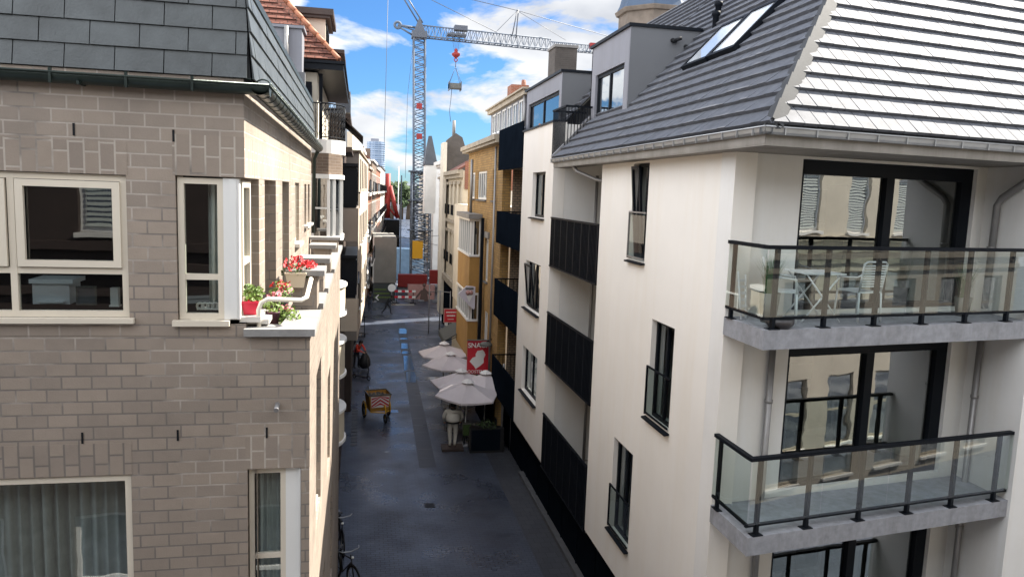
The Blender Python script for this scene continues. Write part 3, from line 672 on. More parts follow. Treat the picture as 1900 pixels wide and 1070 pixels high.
# loggias between the two white fronts
for zt,zr in ((-1.86,-.6),(-4.70,-3.3),(-7.78,-6.3)):
    g=MB().box(5.33,7.2,16.402,20.848,zt-.16,zt).build('loggia','cement_board',RB)
    r=MB(); r.box(5.27,5.32,16.42,20.83,zr-.045,zr); r.box(5.27,5.32,16.42,20.83,zt-.14,zt-.10)
    for k in range(41):
        y=16.46+k*.108; r.box(5.275,5.308,y-.009 if k%6 else y-.028,y+.009 if k%6 else y+.028,zt-.1,zr-.045)
    r.build('railing','black_metal',g)
    w=window(g,frame((7.19,0,0),(0,-1)),-19.6,-16.6,zt+.03,zt+2.35,'frame_black','pane_mirror',fw=.08,depth=-.03,mull=(-18.1,))
MB().box(5.32,5.34,16.44,16.9,-1.85,-.66).build('timber_screen','timber_orange',RB)
m=MB(); m.box(5.34,5.36,16.9,20.3,-1.82,-1.0); m.build('reed_screen','beige_render',RB)
# black balcony boxes beyond
for za,zb in ((.9,2.44),(-1.92,-.68),(-4.82,-3.36),(-7.86,-6.45)):
    b=MB().box(5.28,5.32,25.1,29.6,za,zb).build('balcony','panel_black',RB)
    MB().box(5.33,6.85,25.1,29.6,za+.05,za+.2).build('slab','cement_board',b)
    q=MB(); q.box(5.33,6.8,29.56,29.6,zb-.05,zb); 
    for k in range(9): q.box(5.4+k*.16,5.42+k*.16,29.57,29.59,za+.2,zb-.05)
    q.build('railing','black_metal',b)
    if za<.5: window(b,frame((6.82,0,0),(0,-1)),-28.6,-25.3,zb+.02-1.0,za+2.75,'frame_black','pane_mirror',fw=.09,depth=-.03,mull=(-26.4,-27.5))
m=MB(); m.box(6.85,7.2,25,29.7,-7.86,2.3); m.box(5.9,6.85,29.6,29.7,-7.86,2.3); m.build('wall','tan_brick',RB)
m=MB(); m.tube([(5.4,27.58,GZ),(5.4,27.58,-6.4)],.045,8); m.build('post','zinc_pipe',RB); m=MB(); m.tube([(5.75,27.5,GZ),(5.75,27.5,-7.8)],.045,8); m.build('post','zinc_pipe',RB)
# ---- roof
HX=Vector((1.96,2.05,2.08)); sdS=Vector((1,0,1.06)).normalized(); eO=Vector((4.98,8.72,.98))
nE=d_.cross(HX).normalized(); nE = nE if nE.z>0 else -nE
sdE=nE.cross(d_).normalized(); sdE = sdE if sdE.z>0 else -sdE
# street slope: u along +y
hu,hs=HX.dot(Vector((0,1,0))),HX.dot(sdS)
clipS=((hs,-hu),0.0)
SK=[(4.15,6.4,2.45,3.45)]
apex=eO+HX*2.5; lo=Vector((0,0,-.03)); far=eO+d_*9.2; rr=Vector((apex.x,19.6,apex.z))
m=MB(); m.add([eO+lo,Vector((4.98,19.6,.95)),rr+lo,apex+lo],[(0,1,2,3)]); m.add([eO+lo,far+lo,apex+lo],[(0,1,2)])
m.quad(apex+lo,far+lo,Vector((15,19.6,.7)),rr+lo); m.quad(Vector((4.98,19.6,.95))+sdS*4.1,Vector((4.98,27,.95))+sdS*4.1,Vector((rr.x,27,rr.z)),rr+lo); m.quad(rr+lo,Vector((rr.x,27,rr.z)),Vector((15,27,.7)),Vector((15,19.6,.7)))
m.add([Vector((4.98,19.6,.95)),Vector((15,19.6,.7)),rr+lo],[(0,1,2)])
m.build('roof_deck','roof_under',RB)
tiles('roof_tiles','roof_tile',RB,eO,(0,1,0),sdS,0,10.85,0,7.1,.235,.305,lift=.032,gap=.003,clips=[clipS],off=.5,jitter=.006,th=.025)
tiles('roof_tiles','roof_tile',RB,eO,(0,1,0),sdS,10.85,18.2,4.1,7.1,.235,.305,lift=.032,gap=.003,off=.5,jitter=.006,th=.025)
hu2,hs2=HX.dot(d_),HX.dot(sdE)
hx3=apex-far; h3u,h3s=hx3.dot(d_),hx3.dot(sdE)
tiles('roof_tiles','roof_tile',RB,eO,d_,sdE,0,8.4,0,5.0,.235,.33,lift=.026,gap=.006,clips=[((hs2,-hu2),0.0),((-h3s,h3u),-9.2*h3s)],off=.5,jitter=.004,th=.022)
# hip capping
m=MB(); hv=HX.normalized(); L=HX.length*1.9; k=0; a=.02
while a<L:
    p=eO+hv*a+Vector((0,0,.045)); q=eO+hv*(a+.37)+Vector((0,0,.085)); wS=(Vector((0,1,0))-hv*hv.y).normalized(); wE=(d_-hv*d_.dot(hv)).normalized()
    upv=(nE+Vector((-.727,0,.687))).normalized()
    for w in (wS,wE):
        m.extrude([p+upv*.03,q+upv*.045,q+w*.15-upv*.01,p+w*.15-upv*.02],-upv*.014)
    a+=.34; k+=1
m.add([eO+Vector((0,0,.06)),eO+wS*.13,eO+wE*.13],[(0,1,2)])
m.build('hip_capping','ridge_tile',RB)
# gutter, fascia, soffit boards
m=MB()
def boxgutter(mb,a,b,inw,w=.11,h=.09):
    a,b,inw=Vector(a),Vector(b),Vector(inw)
    prof=[(0,0),(.015,-h*.7),(.04,-h),(w,-h),(w,0)]
    vs=[p+inw*x+Vector((0,0,z)) for p in (a,b) for x,z in prof]; n=len(prof)
    mb.add(vs,[(i,i+1,n+i+1,n+i) for i in range(n-1)]); mb.tube([a,b],.013,6)
cnr=Vector((4.88,8.70,.945)); boxgutter(m,cnr,(4.88,19.55,.945),(1,0,0)); boxgutter(m,cnr,cnr+d_*7,(-d_.y,d_.x,0))
for k in range(26): y=9.0+k*.42; m.box(4.872,4.90,y,y+.014,.85,.95)
for k in range(14):
    p=cnr+d_*(.3+k*.5); m.box(p.x,p.x+.014,p.y-.008,p.y+.02,.85,.95)
m.build('gutter','zinc',RB)
m=MB(); m.prism([(4.97,8.83),(11.9,9.88),(11.9,11.5),(5.6,10.55),(5.36,10.5),(5.36,19.55),(4.97,19.55)],.722,.742)
m.prism([(4.965,8.83),(4.995,8.86),(4.995,19.55),(4.965,19.55)],.742,.87)
m.extrude([(4.97,8.83,.742),(11.9,9.88,.742),(11.9,9.88,.87),(4.97,8.83,.87)],(-.004,.03,0))
m.build('soffit','cement_board',RB)
# skylights on the street slope
nS=Vector((-1.06,0,1)).normalized()
def on_roof(px,py): 
    d=ray(px,py); return d*(Vector((4.98,0,.98)).dot(nS)/d.dot(nS))
for q in (((1277,128),(1317,112),(1393,36),(1339,62)),((1322,111),(1369,90),(1457,5),(1397,34))):
    P=[on_roof(*a) for a in q]; ya,yb=(P[0].y+P[3].y)/2,(P[1].y+P[2].y)/2; sa=((P[0]+P[1])/2-Vector((4.98,0,.98))).dot(sdS); sb=((P[2]+P[3])/2-Vector((4.98,0,.98))).dot(sdS)
    O=Vector((4.98,0,.98)); pt=lambda y,s,h: O+Vector((0,y,0))+sdS*s+nS*h
    mf=MB()
    def rb(y0,y1,s0,s1,h0,h1): mf.extrude([pt(y0,s0,h0),pt(y1,s0,h0),pt(y1,s1,h0),pt(y0,s1,h0)],nS*(h1-h0))
    lo,hi=min(ya,yb),max(ya,yb); rb(lo-.05,lo+.03,sa,sb,.02,.12); rb(hi-.03,hi+.05,sa,sb,.02,.12); rb(lo-.05,hi+.05,sa-.08,sa,.02,.12); rb(lo-.05,hi+.05,sb,sb+.08,.02,.12)
    s_=mf.build('skylight','black_metal',RB)
    mg=MB(); mg.quad(pt(lo,sa,.10),pt(hi,sa,.10),pt(hi,sb,.10),pt(lo,sb,.10)); mg.build('pane','pane_roof',s_)
for yy,ss in ((16.2,3.95),(16.9,4.5)):
    c=Vector((4.98,yy,.98))+sdS*ss; m=MB(); m.lathe([(.07,-.1),(.07,.22),(.10,.24),(.10,.32),(0,.34)],c,10); m.build('roof_vent','black_metal',RB)
# verge flashing
m=MB(); a=Vector((4.98,19.6,.98)); m.extrude([a+nS*.08,a+nS*.08+Vector((0,.10,0)),a+sdS*1.45+nS*.08+Vector((0,.1,0)),a+sdS*1.45+nS*.08],-nS*.1); m.build('verge','zinc_pipe',RB)
# dormers
def dormer(X,y0,y1,zb,zt,win,trim=.22):
    xb=5.0+(zt-.95)/1.06+.3
    d=MB().extrude([(X,y0,.95+(X-4.98)*1.06-.1),(xb,y0,zt),(X,y0,zt)],(0,.06,0)).build('dormer','clad_grey_dark',RB)
    MB().extrude([(X,y1,zb),(xb,y1,zt),(X,y1,zt)],(0,-.06,0)).build('far_cheek','clad_grey_dark',d)
    T=frame((X,0,0),(0,-1)); a,b,c,e=win
    MB(T).wall(-y1,-y0,zb,zt,[(-b,-a,c,e,.12)],.14,cap0=False,cap1=False).build('front','clad_grey',d)
    MB().box(X-.06,xb+.05,y0-.04,y1+.04,zt,zt+.07).build('flat_roof','frame_black',d)
    window(d,T,-b+.003,-a-.003,c+.003,e-.003,'frame_black','pane_mirror',fw=.08,depth=.06,mull=(-(a+b)/2-.1,))
    MB(T).box(-y0-.02,-y0+.004,-.012,-.001,zb+.1,zt-.02).build('trim','clad_grey',d)
    return d
d1=dormer(5.95,16.82,19.75,1.0,3.86,(17.15,19.35,1.1,3.12))
m=MB(); 
for x,z in ((6.95,3.62),(7.28,3.5)): m.tube([(x,16.83,z),(x+.03,16.70,z-.04)],.05,8); m.tube([(x+.03,16.72,z-.02),(x+.16,16.66,z+.03)],.04,8)
m.build('spotlight','black',d1)
d2=dormer(5.62,21.5,26.3,2.0,3.52,(21.8,25.9,2.1,3.05))
m=MB(); m.box(5.25,8,19.62,20.84,.9,1.0); m.box(6.0,6.4,19.62,21.4,1.0,2.0); m.build('roof_terrace','cement_board',RB)
m=MB(); m.box(5.22,5.27,19.55,20.9,2.31,2.36); m.box(5.22,5.27,19.55,20.9,.93,.98)
for k in range(13): m.box(5.235,5.255,19.57+k*.107,19.59+k*.107,.98,2.31)
m.box(5.22,6.6,19.50,19.54,2.31,2.36)
for k in range(9): x=5.3+k*.085; m.box(x,x+.018,19.51,19.53,max(.98,.98+(x-4.98)*1.06),2.31)
m.box(5.22,6.2,20.86,20.9,2.31,2.36)
for k in range(7): x=5.35+k*.12; m.box(x,x+.018,20.87,20.89,2.0,2.31)
m.build('railing','black_metal',RB)
m=MB(); m.quad((5.62,20.9,2.08),(7.6,20.9,4.0),(7.6,28,4.0),(5.62,28,2.08)); m.box(6.5,9.5,26.3,29.6,2.0,2.35); m.build('roof_deck','roof_under',RB)
tiles('roof_tiles','roof_tile',RB,(5.62,20.9,2.1),(0,1,0),sdS,0,7.0,0,2.6,.3,.32,lift=.05,gap=.004,jitter=.005,th=.025)
t=thing('chimney','tall grey-brown chimney stack rising behind the dormer roof','chimney',(7.1,27,3)); 
p0,p1=ony(1027,90,27),ony(1067,90,27)
MB().box(p0.x,p1.x,26.7,27.7,2.0,p0.z).build('stack','grey_party',t); MB().box(p0.x-.04,p1.x+.04,26.66,27.74,p0.z,p0.z+.09).build('cap','grey_trim',t)
# ---- balcony furniture
def chair(name,label,loc,rz,group=None):
    t=thing(name,label,'chair',(0,0,0),group)
    for x in (-.21,.21):
        for y in (-.2,.22): MB().tube([(x*1.05,y*1.1,0),(x,y,.43)],.014,8).build('leg','chair_white',t)
    s=MB(); s.box(-.22,.22,-.22,-.205,.425,.45); s.box(-.22,.22,.205,.22,.425,.45)
    for k in range(9): s.box(-.215+k*.05,-.185+k*.05,-.205,.205,.43,.445)
    s.build('seat','chair_white',t)
    b=MB(); b.tube([(-.21,.21,.44),(-.22,.28,.86),(-.17,.29,.89),(.17,.29,.89),(.22,.28,.86),(.21,.21,.44)],.015,8)
    for k in range(9): z=.52+k*.038; b.box(-.205,.205,.225+(z-.44)*.155,.237+(z-.44)*.155,z,z+.022)
    b.build('backrest','chair_white',t)
    for x in (-.25,.25): MB().tube([(x*.9,-.2,.43),(x,-.18,.63),(x,.2,.66),(x*.88,.25,.70)],.012,8).build('armrest','chair_white',t)
    t.location=loc; t.rotation_euler=(0,0,rz); return t
ch=chair('slatted_chair','pale slatted metal chair back to the glass, right of the folding table',(7.3,9.95,-1.68),R_(190))
c2=dup(ch,(5.98,9.85,-1.68),R_(60),'pale metal chair standing between potted grass and folding table on the upper balcony')
c3=dup(ch,(6.2,17.1,-7.62),R_(20),'pale metal chair on the lowest black-railed loggia')
t=thing('folding_table','pale folding slatted table with crossed legs on the upper balcony','table',(6.55,9.95,-1.68)); T=Matrix.Translation((6.55,9.95,-1.68))
m=MB(T); m.box(-.33,.33,-.28,-.26,.69,.715).box(-.33,.33,.26,.28,.69,.715)
for k in range(9): m.box(-.33+k*.075,-.275+k*.075,-.26,.26,.695,.712)
m.build('table_top','chair_white',t)
for y in (-.24,.24):
    for s_ in (-1,1): MB(T).tube([(-.3*s_,y+.01*s_,0),(.28*s_,y+.01*s_,.69)],.013,8).build('leg','chair_white',t)
def grass_pot(label,loc,r,h,n,gh,pm='pot_stone'):
    t=thing('potted_grass',label,'plant',loc); T=Matrix.Translation(loc)
    MB(T).lathe([(0,0),(r*.7,0),(r,h),(r*.93,h),(r*.88,h-.03),(0,h-.03)],n=18).build('pot',pm,t)
    m=MB(T)
    for _ in range(n):
        a=random.uniform(0,2*PI); rr=random.uniform(0,r*.6); L=gh*random.uniform(.6,1.1); lean=random.uniform(.05,.42); w=.006
        b=Vector((rr*math.cos(a),rr*math.sin(a),h-.03)); dr=Vector((math.cos(a),math.sin(a),0)); sd=Vector((-dr.y,dr.x,0))*w; pr=None
        for k in range(5):
            q=k/4; p=b+dr*(lean*L*q*q)+Vector((0,0,L*q*(1-.25*lean*q)))
            c=(p-sd*(1-q*.9),p+sd*(1-q*.9))
            if pr: m.quad(pr[0],pr[1],c[1],c[0])
            pr=c
    m.build('blades','grass_leaf',t); return t
grass_pot('tall green grass in a grey-green pot at the left end of the upper balcony',(5.72,9.72,-1.68),.15,.42,260,.55)
grass_pot('wispy green grass in a pot at the right of the upper balcony',(9.5,10.35,-1.68),.13,.3,120,.62)
m=MB(); m.lathe([(0,0),(.13,0),(.19,.06),(.19,.13),(.17,.13),(.16,.05),(0,.04)],(5.62,9.25,-1.68),18); tag(m.build('bowl','pot_dark'),'wide dark bowl on the near corner of the upper balcony floor','bowl')
t=thing('folded_lounger','white folded garden seat leaning against the wall at the back of the upper balcony','garden seat',(5.45,10.0,-1.68)); m=MB()
m.tube([(5.4,9.9,-1.68),(5.42,10.12,-1.0)],.014,8); m.tube([(5.5,9.95,-1.68),(5.55,10.14,-1.05)],.014,8); m.build('frame','chair_white',t)
m=MB(); 
for k in range(6): z=-1.6+k*.09; m.box(5.40,5.53,9.95+k*.03,9.96+k*.03,z,z+.04)
m.build('slats','chair_white',t)
# ================================================================ the rest of the left side
def bx(par,name,m_,*a): return MB().box(*a).build(name,m_,par)
def halfround(cx,cy,r,z0,z1,n=14,k=1.0):                       # half cylinder bulging to +x
    poly=[(cx+r*k*math.cos(-PI/2+PI*i/n),cy+r*math.sin(-PI/2+PI*i/n)) for i in range(n+1)]
    return poly,z0,z1
L2=thing('townhouse','brown brick townhouse with red hip roof, dormer and rounded white balcony behind the slate mansard','building',(-1.5,20,GZ))
bx(L2,'wall','brown_brick',-9,-.92,18.45,25,GZ,1.0); bx(L2,'wall','cream_light',-9,-1.02,18.5,25,1.0,2.62)
m=MB(); m.box(-9.1,-.42,18.2,25.1,2.66,2.80); m.box(-9.1,-.38,18.15,25.1,2.80,2.86); m.build('eaves','frame_black',L2)
tiles('hip_roof','red_tiles',L2,(-9,18.2,2.88),(1,0,0),(0,.55,.83),0,8.5,0,4.6,.9,.16,lift=.02,gap=.001,th=.012,jitter=.003,clips=[((-.74,-.67),-6.29)])
m=MB(); m.add([(-.5,18.2,2.86),(-.5,25,2.86),(-3.6,25,6.6),(-3.6,21,6.6)],[(0,1,2,3)]); m.add([(-9,18.22,2.86),(-.5,18.22,2.86),(-3.9,21,6.6),(-9,21,6.6)],[(0,1,2,3)]); m.build('roof_slope','red_tiles',L2)
m=MB(); a=Vector((-.52,18.2,2.90)); b=Vector((-3.95,20.75,6.75)); k=0
for k in range(20): p=a.lerp(b,k/20); q=a.lerp(b,(k+1.15)/20); m.tube([p,q],[.065,.052],8)
m.build('ridge_tiles','ridge_red',L2)
dm=thing('x','','') if False else None
bx(L2,'dormer','cream_light',-3.4,-.92,20.2,21.9,2.9,4.25)
m=MB(); m.box(-3.4,-.72,20.0,22.1,4.25,4.40); m.box(-3.4,-.80,20.05,22.05,4.18,4.25); m.build('dormer_roof','dark_brown',L2)
window(L2,frame((-.93,0,0),(0,1)),20.35,21.75,3.0,4.1,'frame_black','pane_mirror',depth=-.04,mull=(21.05,))
m=MB(); m.box(-2.6,-.62,22.6,24.5,2.95,3.75); m.box(-2.6,-.5,22.4,24.7,3.75,3.85); m.build('dormer','dark_brown',L2)
m=MB(); m.box(-2.05,-1.30,17.6,18.3,2.2,3.45); m.box(-2.1,-1.25,17.55,18.35,3.4,3.46); m.build('vent_box','clad_grey',L2); MB().tube([(-1.62,17.5,2.4),(-1.62,17.5,3.42)],.05,8).build('vent_pipe','zinc_pipe',L2)
bx(L2,'party_wall','clad_grey_dark',-1.5,-1.22,17.35,17.6,1.75,2.45)
# rounded balcony and railing at roof level
poly,_,_=halfround(-.92,19.0,.75,0,0,k=.72); MB().prism(poly+[(-1.3,19.75),(-1.3,18.25)],.78,1.10).build('balcony','white_paint',L2)
m=MB(); pr=[( -.92+.52*math.cos(-PI/2+PI*i/16),19.0+.72*math.sin(-PI/2+PI*i/16)) for i in range(17)]
m.tube([(x,y,1.92) for x,y in pr],.018,6); m.tube([(x,y,1.16) for x,y in pr],.014,6)
for x,y in pr: m.tube([(x,y,1.12),(x,y,1.92)],.009,5)
for i in range(16):
    for z in (1.16,1.35,1.54,1.73): m.tube([(pr[i][0],pr[i][1],z),(pr[i+1][0],pr[i+1][1],z+.19)],.006,4)
m.tube([(-1.3,18.28,1.92),(-.92,18.28,1.92)],.018,6)
for k in range(8): m.tube([(-1.3+k*.05,18.28,1.12),(-1.3+k*.05,18.28,1.92)],.009,5)
m.build('railing','black_metal',L2)
m=MB(); m.box(-1.5,-1.12,18.0,18.32,1.12,2.3); m.box(-.98,-.9,18.46,18.5,1.1,2.6); m.build('awning_box','black_metal',L2)
window(L2,frame((0,18.47,0),(1,0)),-1.6,-1.14,1.12,2.4,'frame_black','pane_mirror',depth=-.03)
# bay below it
poly=[(-1.3,18.1),(-.74,18.1),(-.46,18.6),(-.46,19.6),(-.74,20.1),(-1.3,20.1)]
MB().prism(poly,.30,.78).build('bay','brown_brick',L2); m=MB(); q=[(-1.3,18.04),(-.72,18.04),(-.41,18.58),(-.41,19.62),(-.72,20.16),(-1.3,20.16)]; m.prism(q,.20,.30); m.build('cornice','white_paint',L2); MB().prism(q,-1.24,-1.14).build('bay_sill','white_paint',L2)
m=MB(); 
for x,y in ((-1.10,18.12),(-.74,18.12),(-.62,18.34),(-.48,18.62),(-.48,19.1),(-.48,19.58),(-.74,20.05)): m.box(x-.035,x+.035,y-.035,y+.035,-1.14,.2)
m.box(-1.1,-.74,18.09,18.13,-.5,-.46); m.build('bay_window','white_frame',L2)
m=MB(); m.quad((-1.3,18.14,-1.14),(-.74,18.14,-1.14),(-.74,18.14,.2),(-1.3,18.14,.2)); m.quad((-.74,18.14,-1.14),(-.49,18.6,-1.14),(-.49,18.6,.2),(-.74,18.14,.2)); m.quad((-.49,18.6,-1.14),(-.49,19.6,-1.14),(-.49,19.6,.2),(-.49,18.6,.2)); m.build('pane','pane_mirror',L2)
for za,zb in ((-3.05,-2.35),(-4.6,-3.75),(-6.3,-5.5)):
    poly,_,_=halfround(-.92,19.2,.85,0,0,k=.66); MB().prism(poly,za,zb-.06).build('balcony','cream_render',L2)
    poly,_,_=halfround(-.92,19.2,.92,0,0,k=.66); m=MB(); m.prism(poly,zb-.06,zb); m.prism(poly,za-.07,za); m.build('balcony_rim','white_paint',L2)
for z in (-4.3,-7.2): window(L2,frame((-.92,0,0),(0,1)),21.2,22.4,z,z+1.5,'white_frame','pane_mirror',depth=-.03)
# dark metal bay house
L3=thing('townhouse','narrow house with black glazed bays and taupe balcony fronts on the left','building',(-1.5,28,GZ))
bx(L3,'wall','dark_brown',-9,-.62,25.05,33,GZ,2.2)
for z in (-.62,-3.6): 
    m=MB(); m.box(-.62,-.14,25.3,29.0,z,z+1.32); m.box(-.62,-.10,25.2,29.1,z+1.32,z+1.42); b=m.build('bay','frame_black',L3)
    window(b,frame((0,25.3,0),(1,0)),-.60,-.17,z+.1,z+1.25,'frame_black','pane_mirror',fw=.04,depth=-.02); window(b,frame((-.14,0,0),(0,1)),25.4,28.9,z+.1,z+1.25,'frame_black','pane_mirror',fw=.05,depth=-.03,mull=(26.6,27.7))
    m=MB(); m.box(-.62,-.08,25.22,29.0,z-1.1,z-.02); m.build('bay_front','taupe' if z>-1 else 'beige_render',L3)
    m=MB(); m.box(-.08,-.02,25.22,29.0,z+.46,z+.5); 
    for k in range(16): m.box(-.06,-.04,25.3+k*.24,25.32+k*.24,z-.02,z+.48)
    m.build('railing','black_metal',L3)
m=MB(); m.box(-1.2,-.35,25.1,29.5,2.2,2.35); m.box(-.8,-.3,25.0,29.2,1.15,1.3); m.extrude([(-.7,25.2,2.3),(.05,25.2,1.62),(.05,29,1.62),(-.7,29,2.3)],(0,0,.05)); m.build('awning','dark_brown',L3)
m=MB(); m.box(-1.5,-.6,29,33,1.5,2.9); m.box(-1.0,-.45,30.5,32.5,2.9,3.6); m.build('roof_storey','dark_slate',L3)
bx(L3,'chimney_stack','brown_brick',-.95,-.45,31,31.8,2.9,3.75)
# plain beige block with sunlit street face
def lx(y): return -.60+.03*max(0,y-33)
L4=thing('apartment_block','plain beige rendered block with a taupe end wall and narrow windows on the left','building',(-1,40,GZ))
MB().prism([(-7,33.2),(-.09,33.2),(.42,48),(-7,48)],-6.6,1.55).build('wall','beige_render',L4); bx(L4,'ground_floor','dark_brown',-7,-.35,33.2,48,GZ,-6.6)
MB().box(-7,-.12,33.17,33.2,-6.6,1.5).build('end_wall','taupe',L4)
T4=frame((-.09,33.2,0),(.51,14.8))
for z in (-5.4,-2.5,.0):
    for u in (1.2,3.6,6.0,8.5,11.0): window(L4,T4,u,u+.8,z,z+1.3,'frame_black','pane_mirror',depth=-.02,sill=.05)
MB().prism([(-7,35),(-.4,35),(.1,48),(-7,48)],1.55,2.5).build('roof_storey','cream_light',L4)
MB().prism([(-7,33.0),(-.02,33.0),(.50,48.1),(-7,48.1)],1.55,1.62).build('cornice','stone_trim',L4)
# farther houses of the left row
specs=[(48,54,'dark_slate',1.9,.75,'dark slate fronted house with white balcony bands, behind the beige block','white_paint'),
       (54,61,'taupe',2.6,.6,'taupe house with white balconies, far along the left row','white_paint'),
       (62,69,'brown_brick',2.2,.7,'brown brick house with stacked balconies, far along the left row','white_paint'),
       (69,78,'red_brick',1.8,.55,'dark red brick house near the red crane legs','cream_light'),
       (78,92,'brown_brick',2.8,.6,'brown brick house beyond the red brick one on the left','white_paint'),
       (92,112,'red_brick',2.4,.6,'red brick house at the far end of the left row','white_paint'),
       (112,140,'white_paint',3.2,.6,'white house last in the left row','dark_slate')]
for i,(y0,y1,w,zt,ov,lab,trim) in enumerate(specs):
    x0=-.65+.03*(y0-33)+(.02*(y0-60) if y0>60 else 0); x1=-.65+.03*(y1-33)+(.02*(y1-60) if y1>60 else 0)
    h=thing('rowhouse',lab,'building',(x0-3,(y0+y1)/2,GZ),'houses along the left side of the street')
    MB().prism([(x0-7,y0),(x0,y0),(x1,y1-.05),(x0-7,y1-.05)],GZ,zt).build('wall',w,h)
    MB().prism([(x0-7,y0-.05),(x0+.18,y0-.05),(x1+.18,y1),(x0-7,y1)],zt,zt+.18).build('cornice',trim,h)
    T=frame((x0,y0,0),(x1-x0,y1-y0)); L=math.hypot(x1-x0,y1-y0); n=2 if L<8 else 3 if L<12 else 5
    for z in (-8.9,-5.9,-3.0,-.1):
        for k in range(n):
            u=L*(k+.5)/n; window(h,T,u-.6,u+.6,z,z+1.7,trim if z>-8 else 'frame_black','pane_mirror',depth=-.03,fw=.1)
        if z>-8:
            m=MB(T); m.box(.4,L-.5,-ov,-.001,z-.35,z-.15); m.build('balcony_slab',trim,h)
            m=MB(T); m.box(.4,L-.5,-ov,-ov+.04,z+.65,z+.7)
            for k in range(int(L/.45)): m.box(.45+k*.45,.49+k*.45,-ov,-ov+.03,z-.15,z+.65)
            m.build('railing','black_metal',h)
            if i in (0,2,3,4): MB(T).box(.6,L*.55,-ov-.02,-ov-.005,z-.12,z+.62).build('balcony_front','dark_slate',h)
    MB().extrude([(x0-.1,y0+.3,zt+.18),(x0-2.6,y0+.3,zt+2.0),(x0-2.6,y1-.3,zt+2.0),(x1-.1,y1-.3,zt+.18)],(0,0,-.1)).build('roof','dark_slate' if i%2 else 'red_tiles',h)
    bx(h,'chimney_stack','red_brick' if i%2 else 'brown_brick',x0-2.2,x0-1.5,y0+1,y0+1.8,zt+.6,zt+2.6)
# ================================================================ right row beyond the white building
Y1=thing('brick_house','yellow brick house with a long ribbon of dormer windows, right of the street','building',(7,35,GZ))
TY=frame((5.5,0,0),(0,-1))
hs=[hole(31.2,32.0,-.3,1.0,.15),hole(33.6,36.3,-.3,1.0,.15),hole(37.2,38.4,-.3,1.0,.15),hole(32.6,33.4,-3.9,-2.0,.15),hole(32.2,33.2,-7.2,-5.2,.15)]
m=MB(TY); m.wall(-39.6,-29.72,GZ,2.0,hs,.35); m.build('wall','yellow_brick',Y1)
for h_ in hs: window(Y1,TY,h_[0]+.003,h_[1]-.003,h_[2]+.003,h_[3]-.003,'white_frame','pane_mirror',fw=.09,depth=.05,mull=((h_[0]+h_[1])/2,) if h_[1]-h_[0]<1.5 else (h_[0]+.7,h_[0]+1.35,h_[0]+2.0),sill=.07,sillm='coping_dark')
m=MB(); m.box(5.18,5.9,29.7,39.9,2.0,2.12); m.box(5.1,5.9,29.7,40.0,2.12,2.32); m.build('cornice','stone_trim',Y1)
m=MB(TY); m.box(-33.6,-32.4,-.08,0,-1.95,-1.7); m.build('lintel','grey_trim',Y1)
TD=frame((6.55,0,0),(0,-1)); m=MB(TD); dh=[(-38.9+k*1.32,-38.9+k*1.32+1.1,2.95,3.95,.1) for k in range(6)]; m.wall(-39.3,-30.6,2.3,4.0,dh,.2); m.build('dormer_front','clad_grey',Y1)
for h_ in dh: window(Y1,TD,h_[0]+.003,h_[1]-.003,h_[2]+.003,h_[3]-.003,'white_frame','pane_mirror',fw=.08,depth=.02,mull=((h_[0]+h_[1])/2,))
m=MB(); m.box(6.38,11,30.4,39.5,4.0,4.2); m.box(6.28,11,30.3,39.6,4.2,4.27); m.build('dormer_roof','stone_trim',Y1)
bx(Y1,'side_wall','clad_grey',6.76,11,30.62,30.8,2.3,4.0); bx(Y1,'rear_wall','grey_party',6.76,11,39.1,39.29,2.3,4.0)
m=MB(); m.tube([(6.48,30.7,2.3),(6.48,30.7,4.0)],.06,8); m.tube([(5.42,31.0,1.9),(5.42,31.0,-8)],.045,8); m.build('downpipe','zinc_pipe',Y1)
t=thing('chimney','red brick chimney with a small pot above the ribbon of dormer windows','chimney',(7.3,35.7,4)); a,b=ony(947,158,35.5),ony(979,158,35.5)
MB().box(a.x,b.x,35.2,36.2,4.2,a.z).build('stack','red_brick',t); MB().lathe([(.12,0),(.1,.3),(0,.3)],(b.x-.15,35.7,a.z),10).build('chimney_pot','red_brick',t)
Y2=thing('brick_house','yellow rendered house with two white bay windows above a shop on the right','building',(7,43,GZ))
bx(Y2,'wall','cream_render',5.75,12,39.7,47,GZ,-.7); bx(Y2,'wall','cream_light',5.7,5.74,39.75,46.9,-6.5,-.75)
for z0,z1 in ((-2.95,-1.3),(-6.0,-4.75)):
    b=MB().box(4.98,5.495,34.7,38.9,z0-1.7,z0).build('bay','yellow_render',Y2)
    m=MB(); m.box(4.93,5.495,34.65,38.95,z0,z0+.09); m.box(4.93,5.495,34.65,38.95,z1,z1+.1)
    for y in (34.72,35.4,36.1,36.8,37.5,38.2,38.75): m.box(4.98,5.06,y,y+.13,z0+.09,z1)
    for x in (5.08,5.4): m.box(x,x+.09,34.72,34.8,z0+.09,z1)
    m.build('bay_frame','white_frame',b); MB().box(5.02,5.49,34.76,38.85,z0+.09,z1).build('pane','pane_mirror',b)
MB().box(4.86,5.495,34.5,39.05,-1.2,-.98).build('bay_roof','grey_trim',Y2)
m=MB(); m.box(5.28,5.42,33.4,33.62,-8.6,-1.1); m.build('downpipe','black_metal',Y2)
m=MB(); m.tube([(5.3,37,-1),(5.3,37,1.6)],.07,8); m.build('vent_pipe','zinc_pipe',Y2)
Y3=thing('townhouse','cream house with tall paired windows and iron balconies, beyond the yellow bays','building',(8,50,GZ))
TC=frame((6.2,0,0),(0,-1)); hs=[]
for z in (-4.9,-1.6):
    for k in range(4): hs.append(hole(47.9+k*2.2,49.1+k*2.2,z,z+2.1,.2))
m=MB(TC); m.wall(-57,-47,GZ,1.35,hs,.4); m.build('wall','cream_render',Y3)
